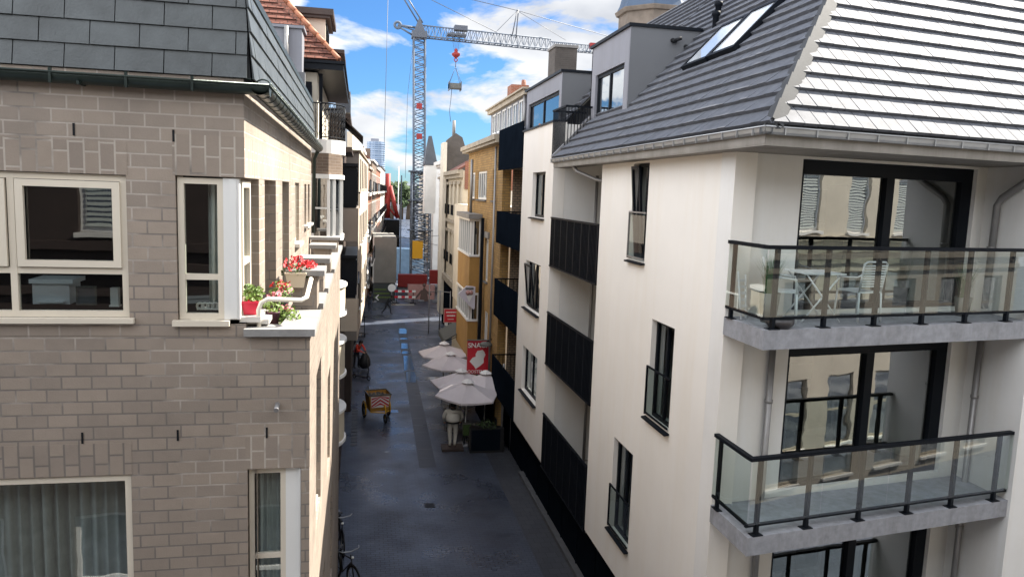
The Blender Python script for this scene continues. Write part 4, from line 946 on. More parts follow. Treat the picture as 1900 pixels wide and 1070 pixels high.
for h_ in hs:
    window(Y3,TC,h_[0]+.003,h_[1]-.003,h_[2]+.003,h_[3]-.003,'cream_frame','pane_mirror',fw=.1,depth=.1,mull=((h_[0]+h_[1])/2,))
    m=MB(TC); m.box(h_[0]-.15,h_[1]+.15,-.12,-.001,h_[3],h_[3]+.2); m.build('lintel','stone_trim',Y3)
    m=MB(TC); m.box(h_[0]-.1,h_[1]+.1,-.22,-.19,h_[2]+.7,h_[2]+.74); m.box(h_[0]-.1,h_[1]+.1,-.22,-.19,h_[2]+.05,h_[2]+.09)
    for k in range(9): m.box(h_[0]-.1+k*.17,h_[0]-.08+k*.17,-.22,-.20,h_[2]+.05,h_[2]+.7)
    m.build('railing','black_metal',Y3)
m=MB(TC); m.box(-57,-47,-.35,-.001,1.15,1.4); m.box(-57,-47,-.2,-.001,.9,1.15); m.box(-57,-47,-.15,-.001,-2.1,-1.9); m.box(-57,-47,-.3,-.001,-6.3,-5.9); m.build('cornice','stone_trim',Y3)
bx(Y3,'shop_front','panel_black',6.12,6.2,47.2,56.8,GZ,-6.4)
m=MB(); m.extrude([(5.9,47,1.45),(9.5,47,3.6),(9.5,52,3.6),(5.9,52,1.45)],(0,0,-.12)); m.build('roof','red_tiles',Y3)
bx(Y3,'side_wall','red_brick',6.3,10,46.9,47,.2,1.9)
G=thing('gable_house','dark grey brick party wall with stepped gable and broken top on the right','building',(8,53,GZ))
m=MB(); q=[(823,302),(826,268),(832,258),(846,247),(858,255),(862,268),(866,280),(873,285),(890,286),(890,330),(823,330)]; m.extrude([ony(*a,56) for a in q],(0,1.2,0)); m.build('gable','grey_party',G)
m=MB(); a=ony(841,247,56); m.tube([(a.x+.1,56.5,a.z-.2),(a.x+.1,56.5,a.z+.95)],.12,8); m.build('flue','grey_trim',G)
m=MB(); a=ony(820,330,55.9); b=ony(828,265,55.9); m.box(a.x,b.x,55.2,57.2,a.z-10,b.z); m.build('quoin','cream_light',G)
W1=thing('townhouse','narrow white house with heavy cornice at the corner beside the crane mast','building',(8,61,GZ))
bx(W1,'wall','white_paint',6.9,12,61,67,GZ,2.0); m=MB(); m.box(6.45,12,60.7,67.2,2.0,2.2); m.box(6.25,12,60.5,67.4,2.2,2.5); m.box(6.6,12,60.9,67.2,1.4,1.6); m.build('cornice','white_paint',W1)
for z in (-5,-1.8): window(W1,frame((6.9,0,0),(0,-1)),-65.5,-64,z,z+2,'white_frame','pane_mirror',depth=-.03); window(W1,frame((0,61,0),(1,0)),7.2,8,z,z+2,'white_frame','pane_mirror',depth=-.03)
m=MB(); a=ony(787,306,68); b=ony(812,306,68); c=ony(797,251,68); d=ony(803,251,68)
t=thing('turret','slim dark slate pyramid turret rising right of the crane mast','turret',((a.x+b.x)/2,69,3)); m.add([(a.x,68,a.z),(b.x,68,b.z),(b.x,70,b.z),(a.x,70,a.z),(c.x,68.9,c.z),(d.x,68.9,d.z),(d.x,69.1,d.z),(c.x,69.1,c.z)],[(0,1,5,4),(1,2,6,5),(2,3,7,6),(3,0,4,7),(4,5,6,7)]); m.build('roof','dark_slate',t)
MB().box(a.x+.1,b.x-.1,68.1,69.9,-2,a.z).build('base','white_paint',t)
for i,(y0,y1,w,zt,lab) in enumerate(((67.5,76,'cream_light',1.2,'cream house behind the crane mast'),(88,100,'white_paint',2.6,'white house beyond the crane on the right'),(100,125,'cream_render',2.2,'sand coloured house far along the right row'),(125,160,'beige_render',3.,'beige house at the far end of the right row'))):
    x0=6.9+.05*(y0-61); x1=6.9+.05*(y1-61); h=thing('rowhouse',lab,'building',(x0+3,(y0+y1)/2,GZ),'houses along the right side of the street')
    MB().prism([(x0,y0),(x0+7,y0),(x0+7,y1-.05),(x1,y1-.05)],GZ,zt).build('wall',w,h); MB().prism([(x0-.2,y0-.05),(x0+7,y0-.05),(x0+7,y1),(x1-.2,y1)],zt,zt+.2).build('cornice','stone_trim',h)
    T=frame((x1,y1,0),(x0-x1,y0-y1)); L=math.hypot(x1-x0,y1-y0)
    for z in (-5.9,-3.0,-.6):
        for k in range(3): u=L*(k+.5)/3; window(h,T,u-.7,u+.7,z,z+1.5,'white_frame','pane_mirror',depth=-.03,fw=.1)
    MB().extrude([(x0,y0+.2,zt+.2),(x0+3,y0+.2,zt+2),(x0+3,y1-.2,zt+2),(x1,y1-.2,zt+.2)],(0,0,-.1)).build('roof','dark_slate',h)
# big buildings and trees far off
def tower():
    t=thing('tower_block','tall pale blue residential tower far beyond the street','tower',(27,600,GZ)); a,b=ony(681,300,600),ony(714,300,600); z=ony(697,263,600).z; r=(b.x-a.x)/2; c=(a.x+b.x)/2
    MB().lathe([(r,GZ),(r,z),(0,z)],(c,600,0),24,False).build('glazing','tower_glass',t)
    for k in range(24): MB().lathe([(r*1.05,0),(r*1.05,.6),(r*1.0,.6)],(c,600,z-2-k*1.65),24,False).build('balcony_ring','tower_ring',t)
    MB().box(c-4,c+2,598,602,z,z+2.2).build('plant_room','clad_grey',t)
tower()
def tree(lab,c,rad,h,n,sz,group='trees at the end of the street'):
    t=thing('tree',lab,'tree',(c[0],c[1],GZ),group); MB().tube([(c[0],c[1],GZ),(c[0]+.2,c[1],GZ+h*.5),(c[0],c[1],GZ+h*.8)],[rad*.12,rad*.09,rad*.03],8).build('trunk','bark',t)
    m=MB()
    for _ in range(7): leaves(m,(c[0]+random.uniform(-.6,.6)*rad,c[1]+random.uniform(-.5,.5)*rad,GZ+h*random.uniform(.62,.95)),rad*.55,n//7,sz,.75)
    m.build('crown','foliage_far',t)
for px,w,lab in ((728,7,'dark rounded tree far off left of the flagpole'),(745,8,'dark tree far off behind the flagpole'),(758,8,'wide dark tree far off beside the crane mast'),(712,6,'small dark tree far off beside the red crane legs')):
    p=ony(px,345,260); tree(lab,(p.x,260),w*.8,11,420,.9)
t=thing('office_block','low pale office block closing the view at the end of the street','building',(12,330,GZ)); a=ony(722,352,330); b=ony(765,352,330)
MB().box(a.x-6,b.x+6,330,340,GZ,a.z).build('wall','clad_grey',t)
for k in range(3): MB().box(a.x-5,b.x+5,329.9,330,a.z-2.2-k*3,a.z-.9-k*3).build('window_band','pane_mirror',t)
t=thing('flagpole','thin tall white flagpole at the far end of the street','pole',(9.5,200,GZ)); a=ony(740,312,200); MB().tube([(a.x,200,GZ),(a.x,200,a.z)],.12,6).build('pole','white_paint',t); MB().lathe([(.2,0),(.2,.3),(0,.4)],(a.x,200,a.z),8).build('finial','white_paint',t)
t=thing('church_tower','sandstone church tower with blue-grey copper dome above the roof at top right','tower',(22,55,0)); a=ony(1163,28,55); a.z+=.8; b=ony(1300,28,55); c=(a.x+b.x)/2; r=(b.x-a.x)/2
MB().lathe([(r*.93,-10),(r*.93,a.z-.35),(r*1.0,a.z-.3),(r*1.04,a.z-.05),(r*1.04,a.z),(r*.95,a.z)],(c,57,0),8,False,PI/8,2*PI+PI/8).build('belfry','old_stone',t)
MB().lathe([(r*1.0,0),(r*.92,.5),(r*.86,1.2),(r*.83,2.2),(r*.7,4),(r*.4,5.5),(0,6.2)],(c,57,a.z),8,False,PI/8,2*PI+PI/8).build('dome','copper_dome',t)
# ================================================================ the house on the viewer's side, seen mirrored in the glass
def opposite(name_lab,X0,X1,wl,wu,k0,k1,pitch,off):
    V=thing('townhouse',name_lab,'building',((X0+X1)/2,-4,GZ)); TV=frame((0,-.7,0),(-1,0)); hs=[]
    for k in range(k0,k1):
        u=off+k*pitch; hs.append((u,u+1.15,-1.0,1.2,.25)); hs.append((u,u+1.25,-4.6,-2.5,.25)); hs.append((u-.1,u+1.4,-9.4,-6.6,.25))
    m=MB(TV); m.wall(-X1,-X0,GZ,-1.7,[h for h in hs if h[3]<-2],.4); m.build('wall',wl,V); m=MB(TV); m.wall(-X1,-X0,-1.698,3.6,[h for h in hs if h[3]>0],.4); m.build('wall',wu,V)
    for z,d in ((-1.75,.16),(-1.35,.10),(-5.3,.14),(-2.2,.06),(3.3,.4)): MB(TV).box(-X1,-X0,-d,-.001,z,z+.18).build('string_course','stone_trim' if wu!='dark_brown' else 'dark_brown',V)
    for h in hs:
        f=window(V,TV,h[0]+.003,h[1]-.003,h[2]+.003,h[3]-.003,'white_frame' if h[2]>-2 or wu=='dark_brown' else 'stone_trim','pane_mirror',fw=.09,depth=.1,trans=((h[2]+h[3])/2,),sill=.1,sillm='white_sill')
        if h[2]>-2:
            m=MB(TV)
            for q in range(10 if wu=='dark_brown' else 20): m.box(h[0]+.1,h[1]-.1,.075,.085,h[2]+.1+q*.1,h[2]+.16+q*.1)
            m.build('blind','blind',f)
    MB().box(X0,X1,-9,-1.2,GZ,3.5).build('rear',wu,V)
opposite('cream and pink stone townhouse opposite, seen mirrored in balcony windows',2,30,'stone_pink','stone_cream',0,10,2.75,-29)
opposite('dark brown house opposite with white louvred windows, mirrored in the left windows',-16,1.998,'dark_brown','dark_brown',0,5,2.75,1.35)
# ================================================================ tower crane and site
def lattice(mb, a, b, w, h, n, r=.05, rd=.03, up=Vector((0,0,1)), tri=False):
    a,b=Vector(a),Vector(b); t=(b-a).normalized(); s_=t.cross(up).normalized(); v=s_.cross(t)
    cs=[s_*(-w/2)-v*(h/2),s_*(w/2)-v*(h/2),v*(h/2)] if tri else [s_*(-w/2)-v*(h/2),s_*(w/2)-v*(h/2),s_*(w/2)+v*(h/2),s_*(-w/2)+v*(h/2)]
    for c in cs: mb.tube([a+c,b+c],r,5)
    L=(b-a).length/n; q=len(cs)
    for i in range(n):
        for k in range(q):
            p0=a+t*(L*i)+cs[k]; p1=a+t*(L*(i+.5))+cs[(k+1)%q]; p2=a+t*(L*(i+1))+cs[k]
            mb.tube([p0,p1],rd,4,False); mb.tube([p1,p2],rd,4,False)
    return mb
CB=ony(776,532,78); CX,CY=CB.x,78.; zt=ony(778,70,78).z
CR=thing('tower_crane','grey lattice tower crane standing at the end of the street','crane',(CX,CY,GZ))
tx=ony(778,70,78).x
m=MB(); lattice(m,(CX,CY,-5),(tx,CY,zt),1.12,1.12,28,.085,.045,up=Vector((0,1,0))); m.build('mast','crane_grey',CR)
m=MB()
for x in (-1.9,-.7,.6): m.box(CX+x+.0,CX+x+.12,CY+1.2,CY+1.3,GZ,1.5)
lattice(m,(CX+.15,CY,GZ),(CX+.05,CY,2.0),1.9,1.9,14,.08,.05,up=Vector((0,1,0)))
for z in (-4,-1,1.9): m.box(CX-1.3,CX+1.3,CY-1.2,CY-1.05,z,z+.08); m.box(CX-1.2,CX+1.2,CY-1,CY+1,z-.03,z+.03)
m.build('climbing_cage','crane_grey',CR)
m=MB()
for px,py in ((778,197),(778,253)): p=ony(px,py,77.4); m.box(p.x-.28,p.x+.28,77.38,77.42,p.z-.28,p.z+.28)
m.build('mast_plate','crane_red',CR)
JA,JB=ony(782,58,78),ony(1108,92,80)
m=MB(); md=JA.lerp(JB,.72); lattice(m,JA,md,1.0,1.1,22,.07,.035,tri=True); lattice(m,md+Vector((0,0,-.1)),JB,.8,.75,12,.055,.03,tri=True); m.build('jib','crane_grey',CR)
m=MB(); p=ony(1099,86,80); m.box(p.x-.3,p.x+.3,79.7,80.3,p.z-.25,p.z+.3); m.build('jib_end','crane_red',CR)
m=MB(); a=ony(738,47,78); b=ony(772,52,78); m.tube([a,b],.12,6); m.tube([a+Vector((0,0,-.1)),ony(766,66,78)],.09,6); m.torus(a,.3,.13,(0,1,0),14,6); m.tube([a,ony(772,58,78)],.07,5); m.build('counter_arm','crane_grey',CR)
m=MB(); p=ony(778,62,78); m.box(p.x-.75,p.x+.75,77.3,78.7,p.z-.5,p.z+.1); m.add([(p.x-.6,77.5,p.z),(p.x+.6,77.5,p.z),(p.x+.6,78.5,p.z),(p.x-.6,78.5,p.z),(p.x,78,p.z+1.6)],[(0,1,4),(1,2,4),(2,3,4),(3,0,4)]); m.build('slewing_head','crane_dark',CR)
m=MB(); c=ony(776,42,78)
for dx in (0,.45): m.tube([c+Vector((dx,0,0)),ony(735,-25,78)+Vector((dx,0,0))],.07,6)
m.build('tie_bars','crane_dark',CR)
m=MB(); m.tube([ony(790,-5,78),ony(925,62,79)],.035,5); m.tube([ony(868,-2,78),ony(960,20,79),ony(1130,68,80)],.035,5); m.tube([ony(960,20,79),ony(922,58,79)],.025,5); m.tube([ony(962,22,79),ony(1050,75,80)],.025,5); m.build('pendant_lines','crane_dark',CR)
m=MB(); m.tube([ony(960,18,79),ony(950,68,79)],.06,6); m.tube([ony(962,18,79),ony(957,72,79)],.06,6); m.build('pendant_post','crane_dark',CR)
m=MB(); p=ony(848,62,78); m.box(p.x-1.0,p.x+.9,77.4,78.6,p.z-.3,p.z-.12); m.box(p.x-.3,p.x+1.0,77.5,78.5,p.z+.25,p.z+.7)
for dx in (-.5,.1,.6): m.torus((p.x+dx,77.5,p.z-.25),.18,.07,(0,1,0),12,5)
m.build('trolley','crane_dark',CR)
hk=ony(846,102,78); m=MB()
for dx in (-.4,-.15,.15,.4): m.tube([(p.x+dx-.1,78,p.z-.3),(hk.x+dx*.45,78,hk.z+.4)],.016,4)
m.build('hoist_rope','crane_dark',CR)
m=MB(); m.lathe([(0,-.35),(.2,-.25),(.42,-.05),(.42,.12),(.18,.25),(.16,.5),(.08,.6),(0,.6)],hk,12); m.torus(hk+Vector((0,0,-.5)),.16,.05,(0,1,0),12,6); m.build('hook_block','crane_red',CR)
m=MB(); q=ony(775,463,77); m.box(q.x-.55,q.x+.5,76.7,77.1,q.z-.9,q.z+.9); m.build('control_box','crane_yellow',CR)
ld=ony(844,160,78); t=thing('lifting_crate','grey crate hanging on chains under the crane hook','crate',(ld.x,78,ld.z))
MB().box(ld.x-.62,ld.x+.62,77.4,78.6,ld.z-.28,ld.z+.22).build('crate','cart_grey',t); m=MB()
for a in (-.6,.6):
    for b in (-.55,.55): m.tube([(ld.x+a,78+b,ld.z+.2),(hk.x,78,hk.z-1.2)],.022,4)
m.tube([(hk.x,78,hk.z-1.2),(hk.x,78,hk.z-.6)],.04,4); m.build('chains','crane_dark',t)
m=MB()
for a in (-.62,.55): m.box(ld.x+a,ld.x+a+.07,77.35,78.65,ld.z-.45,ld.z+.4)
m.build('uprights','crane_dark',t)
pts=[ld+Vector((-.3,0,-.3)),ony(836,190,78),ony(834,205,78),ony(836,226,78)]; m=MB(); m.tube(pts,.03,5); m.build('tag_line','crane_dark',t)
m=MB(); m.tube([ony(720,-10,60),ony(716,150,60),ony(712,300,60)],.02,5); tag(m.build('cable','cable'),'thin dark cable hanging straight down the sky left of the crane','cable')
m=MB(); m.tube([ony(768,70,77),ony(756,180,76),ony(752,330,75)],.018,5); tag(m.build('cable','cable'),'faint rope hanging from the crane just left of its mast','cable')
for (a,b,lab) in (((690,438),(815,437),'upper span wire crossing the street from the left row to the cream house'),((640,405),(812,455),'lower sagging span wire crossing the street towards the cream house')):
    A,B=ony(*a,46),ony(*b,52); M_=(A+B)/2-Vector((0,0,.15)); m=MB(); m.tube([A,M_,B],.014,4); tag(m.build('span_wire','cable'),lab,'cable')
t=thing('pile_rig','leaning red steel rig legs in front of the far houses','rig',(9,150,GZ)); m=MB()
for a,b,w in (((720,322),(719,405),.5),((724,345),(738,405),.38),((716,380),(735,402),.2)): m.tube([ony(*a,130),ony(*b,130)],w,6)
m.build('legs','crane_red',t); a=ony(728,408,130); MB().box(a.x-1.4,a.x+1.2,129,132,GZ,a.z).build('base','black',t)
t=thing('truck','tall box truck seen from behind with grey tarpaulin rear, parked left of the crane','truck',(2.4,75,GZ))
a,b=ony(693,440,72),ony(735,525,72)
MB().box(a.x,b.x,72,80,b.z,a.z).build('box_body','tarp',t); MB().box(a.x-.05,a.x+.08,71.9,72,b.z,a.z).build('corner_post','white_paint',t); m=MB()
for x in (a.x+.35,b.x-.35):
    for y in (73,74.2,79): m.torus((x,y,GZ+.48),.33,.16,(1,0,0),16,7)
m.build('wheels','rubber',t); MB().box(a.x+.1,b.x-.1,72.2,81,GZ+.75,b.z).build('chassis','black',t); MB().box(a.x+.05,b.x-.05,80.2,82,GZ+.6,-6.9).build('cab','white_paint',t)
m=MB(); m.box(3.9,6.9,84,86,GZ,-6.4); tag(m.build('site_container','blue_tarp'),'blue site container behind the base of the crane','container')
t=thing('ballast_base','red crane ballast frame on the ground at the end of the street','crane base',(5.6,74,GZ)); MB().box(3.6,6.4,73.2,74,GZ+.5,GZ+1.7).build('frame','crane_red',t); MB().box(6.6,7.5,72.6,73.4,GZ+.9,GZ+2.2).build('hopper','crane_red',t)
MB().box(3.6,7.6,73.4,75.5,GZ,GZ+.5).build('blocks','concrete',t)
# hoarding with a printed banner, barriers, board, round sign
t=thing('site_hoarding','site fence panel with a pinkish printed banner of a seated figure','hoarding',(6.4,68,GZ)); a,b=ony(757,527,67),ony(806,556,67)
MB().box(a.x,b.x,67,67.06,GZ+.2,a.z).build('banner','pink_print',t); m=MB(); c=(a.x+b.x)/2+.2; zc=(GZ+a.z)/2
m.extrude([(c-.35,66.985,zc-.75),(c+.45,66.985,zc-.75),(c+.3,66.985,zc+.2),(c+.05,66.985,zc+.55),(c-.2,66.985,zc+.1)],(0,.01,0)); m.lathe([(0,-.16),(.14,-.06),(.15,.06),(0,.17)],(c+.05,66.97,zc+.72),10); m.extrude([(c-.2,66.986,zc+.3),(c-.75,66.986,zc-.45),(c-.62,66.986,zc-.5),(c-.05,66.986,zc+.15)],(0,.01,0)); m.extrude([(c+.2,66.986,zc+.3),(c+.75,66.986,zc-.1),(c+.65,66.986,zc-.25),(c+.1,66.986,zc+.1)],(0,.01,0)); m.build('printed_figure','brown_print',t)
m=MB()
for x in (a.x,(a.x+b.x)/2,b.x): m.box(x-.25,x+.25,66.8,67.3,GZ,GZ+.15); m.box(x-.03,x+.03,67.06,67.1,GZ,a.z)
m.build('posts','concrete',t)
t=thing('site_fence','dark site fence panel with yellow-green stripes, left of the striped barrier','hoarding',(2.4,67,GZ)); a,b=ony(692,526,66.5),ony(733,562,66.5)
MB().box(a.x,b.x,66.5,66.56,GZ+.1,a.z).build('panel','awning_grey',t); m=MB()
for k in range(3): z=a.z-.45-k*.35; m.box(a.x+.1,a.x+1.15+k*.3,66.485,66.5,z-.1,z)
m.build('stripes','leaf',t); m=MB()
for x in (a.x+.1,b.x-.1): m.box(x-.25,x+.25,66.3,66.8,GZ,GZ+.12)
m.build('feet','concrete',t); p=ony(697,552,66.4); m=MB(); m.extrude([(p.x+.2,66.47,p.z+.25),(p.x-.05,66.47,p.z),(p.x+.2,66.47,p.z-.25),(p.x+.3,66.47,p.z-.25),(p.x+.12,66.47,p.z),(p.x+.3,66.47,p.z+.25)],(0,.01,0)); m.build('arrow','sign_white',t)
t=thing('barrier','red and white striped barrier planks across the end of the street','barrier',(3.9,65.8,GZ)); a,b=ony(732,540,65.6),ony(771,551,65.6)
for z in (a.z,b.z):
    for k in range(6):
        x=a.x+(b.x-a.x)*k/6; MB().box(x,x+(b.x-a.x)/6-.002,65.6,65.64,z-.09,z+.09).build('plank','sign_red' if k%2==0 else 'sign_white',t)
m=MB()
for x in (a.x+.2,b.x-.2): m.box(x-.03,x+.03,65.64,65.68,GZ,a.z+.1); m.box(x-.25,x+.25,65.4,65.9,GZ,GZ+.06)
m.build('posts','black_metal',t)
t=thing('round_sign','round white sign on a post left of the striped barrier','sign',(3.1,65.4,GZ)); p=ony(727,534,65.4); m=MB(); m.disc(p,.32,22,(0,-1,0)); m.disc(p+Vector((0,.02,0)),.32,22,(0,1,0)); m.torus(p+Vector((0,.01,0)),.32,.015,(0,1,0),22,5); m.build('disc','sign_white',t); MB().box(p.x-.03,p.x+.03,65.43,65.47,GZ,p.z).build('post','zinc_pipe',t)
m=MB(); m.box(2.6,4.6,64.5,65.2,GZ+.004,GZ+.05); tag(m.build('ramp_plate','tarp'),'pale metal ramp plate on the paving before the barrier','plate')
# ================================================================ café parasols, snack sign, statue
def parasol(name,label,loc,r,rz,tilt,group):
    t=thing(name,label,'parasol',(0,0,0),group); m=MB(); n=6; vs=[(0,0,2.55)]
    for q,(z,zm,kk) in ((.5,(2.30,2.275,.90)),(1.,(2.08,2.045,.85))):
        for k in range(n):
            a=2*PI*k/n; vs.append((r*q*math.cos(a),r*q*math.sin(a),z)); a+=PI/n; vs.append((r*q*kk*math.cos(a),r*q*kk*math.sin(a),zm))
    w=2*n; fs=[(0,1+k,1+(k+1)%w) for k in range(w)]+[(1+k,1+w+k,1+w+(k+1)%w,1+(k+1)%w) for k in range(w)]
    m.add(vs,fs)
    for k in range(w): p_,q_=Vector(vs[1+w+k]),Vector(vs[1+w+(k+1)%w]); m.quad(p_,q_,q_-Vector((0,0,.07)),p_-Vector((0,0,.07)))
    c=m.build('canopy','parasol',t)
    m=MB(); m.lathe([(.02,2.68),(.12,2.64),(.27,2.555),(.26,2.54)],n=6,smooth=False); m.build('vent_cap','parasol_white',c)
    m=MB(); m.tube([(0,0,0.03),(0,0,2.62)],.025,8); m.build('pole','white_frame',t)
    m=MB()
    for k in range(n): a=2*PI*k/n; m.tube([(0,0,2.05),(r*.55*math.cos(a),r*.55*math.sin(a),2.29)],.008,4)
    m.build('ribs','white_frame',t)
    MB().lathe([(0,0),(.28,0),(.28,.06),(.05,.1),(.04,.3),(0,.3)],n=16).build('base','concrete',t)
    t.location=loc; t.rotation_euler=(R_(tilt),R_(tilt*.4),rz); return t
cg='café parasols along the right side of the street'
P1=parasol('parasol','nearest pale parasol, directly above the white statue',(4.05,28.35,GZ),1.30,R_(12),3,cg)
for x,y,rz,lab in ((4.1,30.0,40,'pale parasol second from the viewer, half behind the nearest one'),(5.05,29.6,20,'greyish parasol tucked against the wall right of the second one'),(4.05,33.3,5,'pale parasol left of the red snack sign, lower of the far pair'),(4.0,35.6,35,'farthest pale parasol, left behind the red snack sign')):
    dup(P1,(x,y,GZ),R_(rz),lab,cg)
t=thing('snack_sign','upright red sign reading SNACK with a white emblem, hung over the parasols','sign',(4.7,31.5,-6.4)); a,b=ony(868,632,31.5),ony(908,693,31.5); cx,cz=(a.x+b.x)/2,(a.z+b.z)/2; w,h=b.x-a.x,a.z-b.z
MB().box(a.x,b.x,31.5,31.62,b.z,a.z).build('panel','sign_red',t); m=MB(); m.box(a.x-.02,b.x+.02,31.49,31.63,a.z,a.z+.03); m.box(a.x-.02,b.x+.02,31.49,31.63,b.z-.03,b.z); m.box(b.x+.005,5.6,31.53,31.58,cz+.3,cz+.36); m.box(b.x+.005,5.6,31.53,31.58,cz-.4,cz-.34); m.build('bracket','cart_grey',t)
MB().box(a.x+.01,b.x-.01,31.492,31.5,a.z-h*.22,a.z-.02).build('header','sign_red_dark',t)
fr=Matrix.Rotation(PI/2,4,'X')
em=[(.10,.62),(.24,.50),(.37,.48),(.36,.40),(.44,.30),(.56,.29),(.66,.27),(.74,.33),(.80,.42),(.72,.54),(.73,.66),(.60,.74),(.38,.85),(.30,.76)]
m=MB(); m.extrude([(a.x+w*x,31.488,a.z-h*y) for x,y in em],(0,.01,0)); m.build('emblem','sign_white',t)
text(t,'SNACK',Matrix.Translation((cx,31.484,a.z-h*.14))@fr,w*.30,'sign_white')
text(t,'OOSTENDE',Matrix.Translation((cx,31.484,b.z+h*.07))@fr,w*.185,'sign_white')
t=thing('lantern','round grey wall lantern overlapping the top of the snack sign','lamp',(5.0,30.9,-5.9)); p=ony(902,638,31.0); m=MB(); m.lathe([(0,.1),(.2,.07),(.3,-.02),(.28,-.06),(0,-.06)],p,16); m.build('shade','cart_grey',t); MB().tube([p+Vector((0,0,.08)),p+Vector((.2,0,.2)),(5.55,31.0,p.z+.2)],.025,6).build('arm','black_metal',t)
t=thing('menu_sign','small red framed sign with three lines of white print on the right of the street','sign',(5.0,39.2,-6)); a,b=ony(825,574,39.2),ony(849,597,39.2); cx=(a.x+b.x)/2; w,h=b.x-a.x,a.z-b.z
MB().box(a.x,b.x,39.2,39.26,b.z,a.z).build('panel','sign_red',t); m=MB(); m.box(a.x-.04,b.x+.04,39.19,39.27,a.z,a.z+.04); m.box(a.x-.04,b.x+.04,39.19,39.27,b.z-.04,b.z); m.box(a.x-.04,a.x,39.19,39.27,b.z,a.z); m.box(b.x,b.x+.04,39.19,39.27,b.z,a.z); m.build('rim','pink_print',t)
m=MB()
for k,(u,v,hh) in enumerate(((.12,.88,.10),(.18,.8,.13),(.25,.7,.07))):
    z=a.z-h*(.22+k*.28); x=a.x+w*u
    while x<a.x+w*v: q=random.uniform(.03,.07); m.box(x,min(x+q,a.x+w*v),39.188,39.2,z-h*hh*random.uniform(.35,.5),z+h*hh*random.uniform(.35,.5)); x+=q+.012
m.build('print','sign_white',t); m=MB(); m.tube([(cx,39.3,a.z),(5.4,39.3,a.z+.1)],.03,6); m.build('arm','black_metal',t)
t=thing('ice_cream_banner','slanted lilac advertising board with an ice cream picture between the yellow bays','sign',(5.2,34.3,-5)); q=[(850,546),(866,530),(882,532),(881,572),(878,574)]; P=[ony(*a,34.3) for a in q]; m=MB(); m.extrude(P,(0,.08,0)); m.build('board','sign_lilac',t)
c=ony(870,550,34.28); m=MB(); m.lathe([(0,-.0),(.1,.08),(.11,.18),(0,.26)],c+Vector((-.05,0,.05)),10); m.lathe([(0,0),(.09,.06),(.09,.16),(0,.22)],c+Vector((.1,0,.08)),10); m.build('scoops','pink_print',t); m=MB(); m.extrude([(c.x-.12,34.27,c.z+.05),(c.x+.02,34.27,c.z-.28),(c.x+.18,34.27,c.z+.05)],(0,.02,0)); m.build('cone','sign_white',t)
m=MB(); p=ony(875,533,34.27); m.box(p.x-.28,p.x+.1,34.27,34.3,p.z-.1,p.z-.02); m.build('print','cart_grey',t)
# awning, terrace furniture, glass screens below the parasols
t=thing('awning','dark grey awning sloping out beyond the farthest parasols','awning',(5.4,40,-7.5)); q=[(832,618),(852,605),(872,633),(852,650)]; P=[onx(865,598,5.6),onx(878,640,5.6)]; 
m=MB(); m.extrude([(5.66,38.6,-7.0),(5.66,41.6,-7.0),(4.35,41.6,-7.75),(4.35,38.6,-7.75)],(0,0,.06)); m.build('fabric','awning_grey',t); m=MB(); m.box(4.33,4.37,38.6,41.6,-7.95,-7.72); m.build('valance','awning_grey',t); m=MB(); m.tube([(5.6,38.7,-7.3),(4.4,38.7,-7.75)],.02,5); m.tube([(5.6,41.5,-7.3),(4.4,41.5,-7.75)],.02,5); m.build('arms','black_metal',t)
def cafe_table(lab,loc,g='dark café tables under the parasols'):
    t=thing('cafe_table',lab,'table',(0,0,0),g); MB().lathe([(0,.70),(.34,.70),(.35,.715),(.34,.73),(0,.73)],n=18).build('top','cart_grey',t); MB().lathe([(0,0),(.22,0),(.22,.03),(.03,.05),(.03,.70)],n=12).build('pedestal','black_metal',t); t.location=loc; return t
def cafe_chair(lab,loc,rz,g='dark café chairs under the parasols'):
    t=thing('cafe_chair',lab,'chair',(0,0,0),g); MB().box(-.2,.2,-.2,.2,.43,.46).build('seat','plastic_black',t); m=MB(); m.box(-.2,.2,.19,.215,.5,.86); m.build('backrest','plastic_black',t)
    for x in (-.18,.18):
        for y in (-.18,.19): MB().box(x-.012,x+.012,y-.012,y+.012,0,.5 if y>0 else .43).build('leg','black_metal',t)
    t.location=loc; t.rotation_euler=(0,0,rz); return t
T1=cafe_table('dark café table below the nearest parasol',(4.75,28.6,GZ)); dup(T1,(4.5,31.3,GZ),0,'dark café table below the second parasol'); dup(T1,(4.5,34.3,GZ),0,'dark café table below the far pair of parasols')
C1=cafe_chair('dark café chair right of the statue below the nearest parasol',(4.3,28.3,GZ),R_(70)); dup(C1,(5.2,28.9,GZ),R_(-90),'dark café chair by the black wall below the nearest parasol'); dup(C1,(4.0,31.2,GZ),R_(80),'dark café chair on the street side of the second parasol'); dup(C1,(3.75,30.4,GZ),R_(95),'dark café chair jutting out left between the second parasol and the street'); dup(C1,(4.0,34.4,GZ),R_(85),'dark café chair below the far pair of parasols')
t=thing('planter_screen','black planter box with dim shrubs closing the café terrace beside the statue','planter',(4.75,27.7,GZ)); MB().box(4.15,5.45,27.35,27.7,GZ,GZ+.95).build('box','plastic_black',t); leaves(MB(),(4.8,27.55,GZ+1.05),.45,120,.05,.35).build('shrub','foliage_far',t)
MB().box(4.2,5.3,27.33,27.35,GZ+.1,GZ+.9).build('panel','panel_black',t)
m=MB(); m.box(5.2,5.28,29,33,GZ,GZ+2.2); tag(m.build('menu_board','panel_black'),'dark shop panel along the wall behind the parasols','panel')
t=thing('green_crate','small faded green box standing right of the statue','box',(4.1,28.2,GZ)); MB().box(3.98,4.28,28.1,28.4,GZ+.45,GZ+.9).build('box','leaf_dark',t); MB().box(3.95,4.31,28.07,28.43,GZ+.9,GZ+.93).build('lid','pot_stone',t); m=MB()
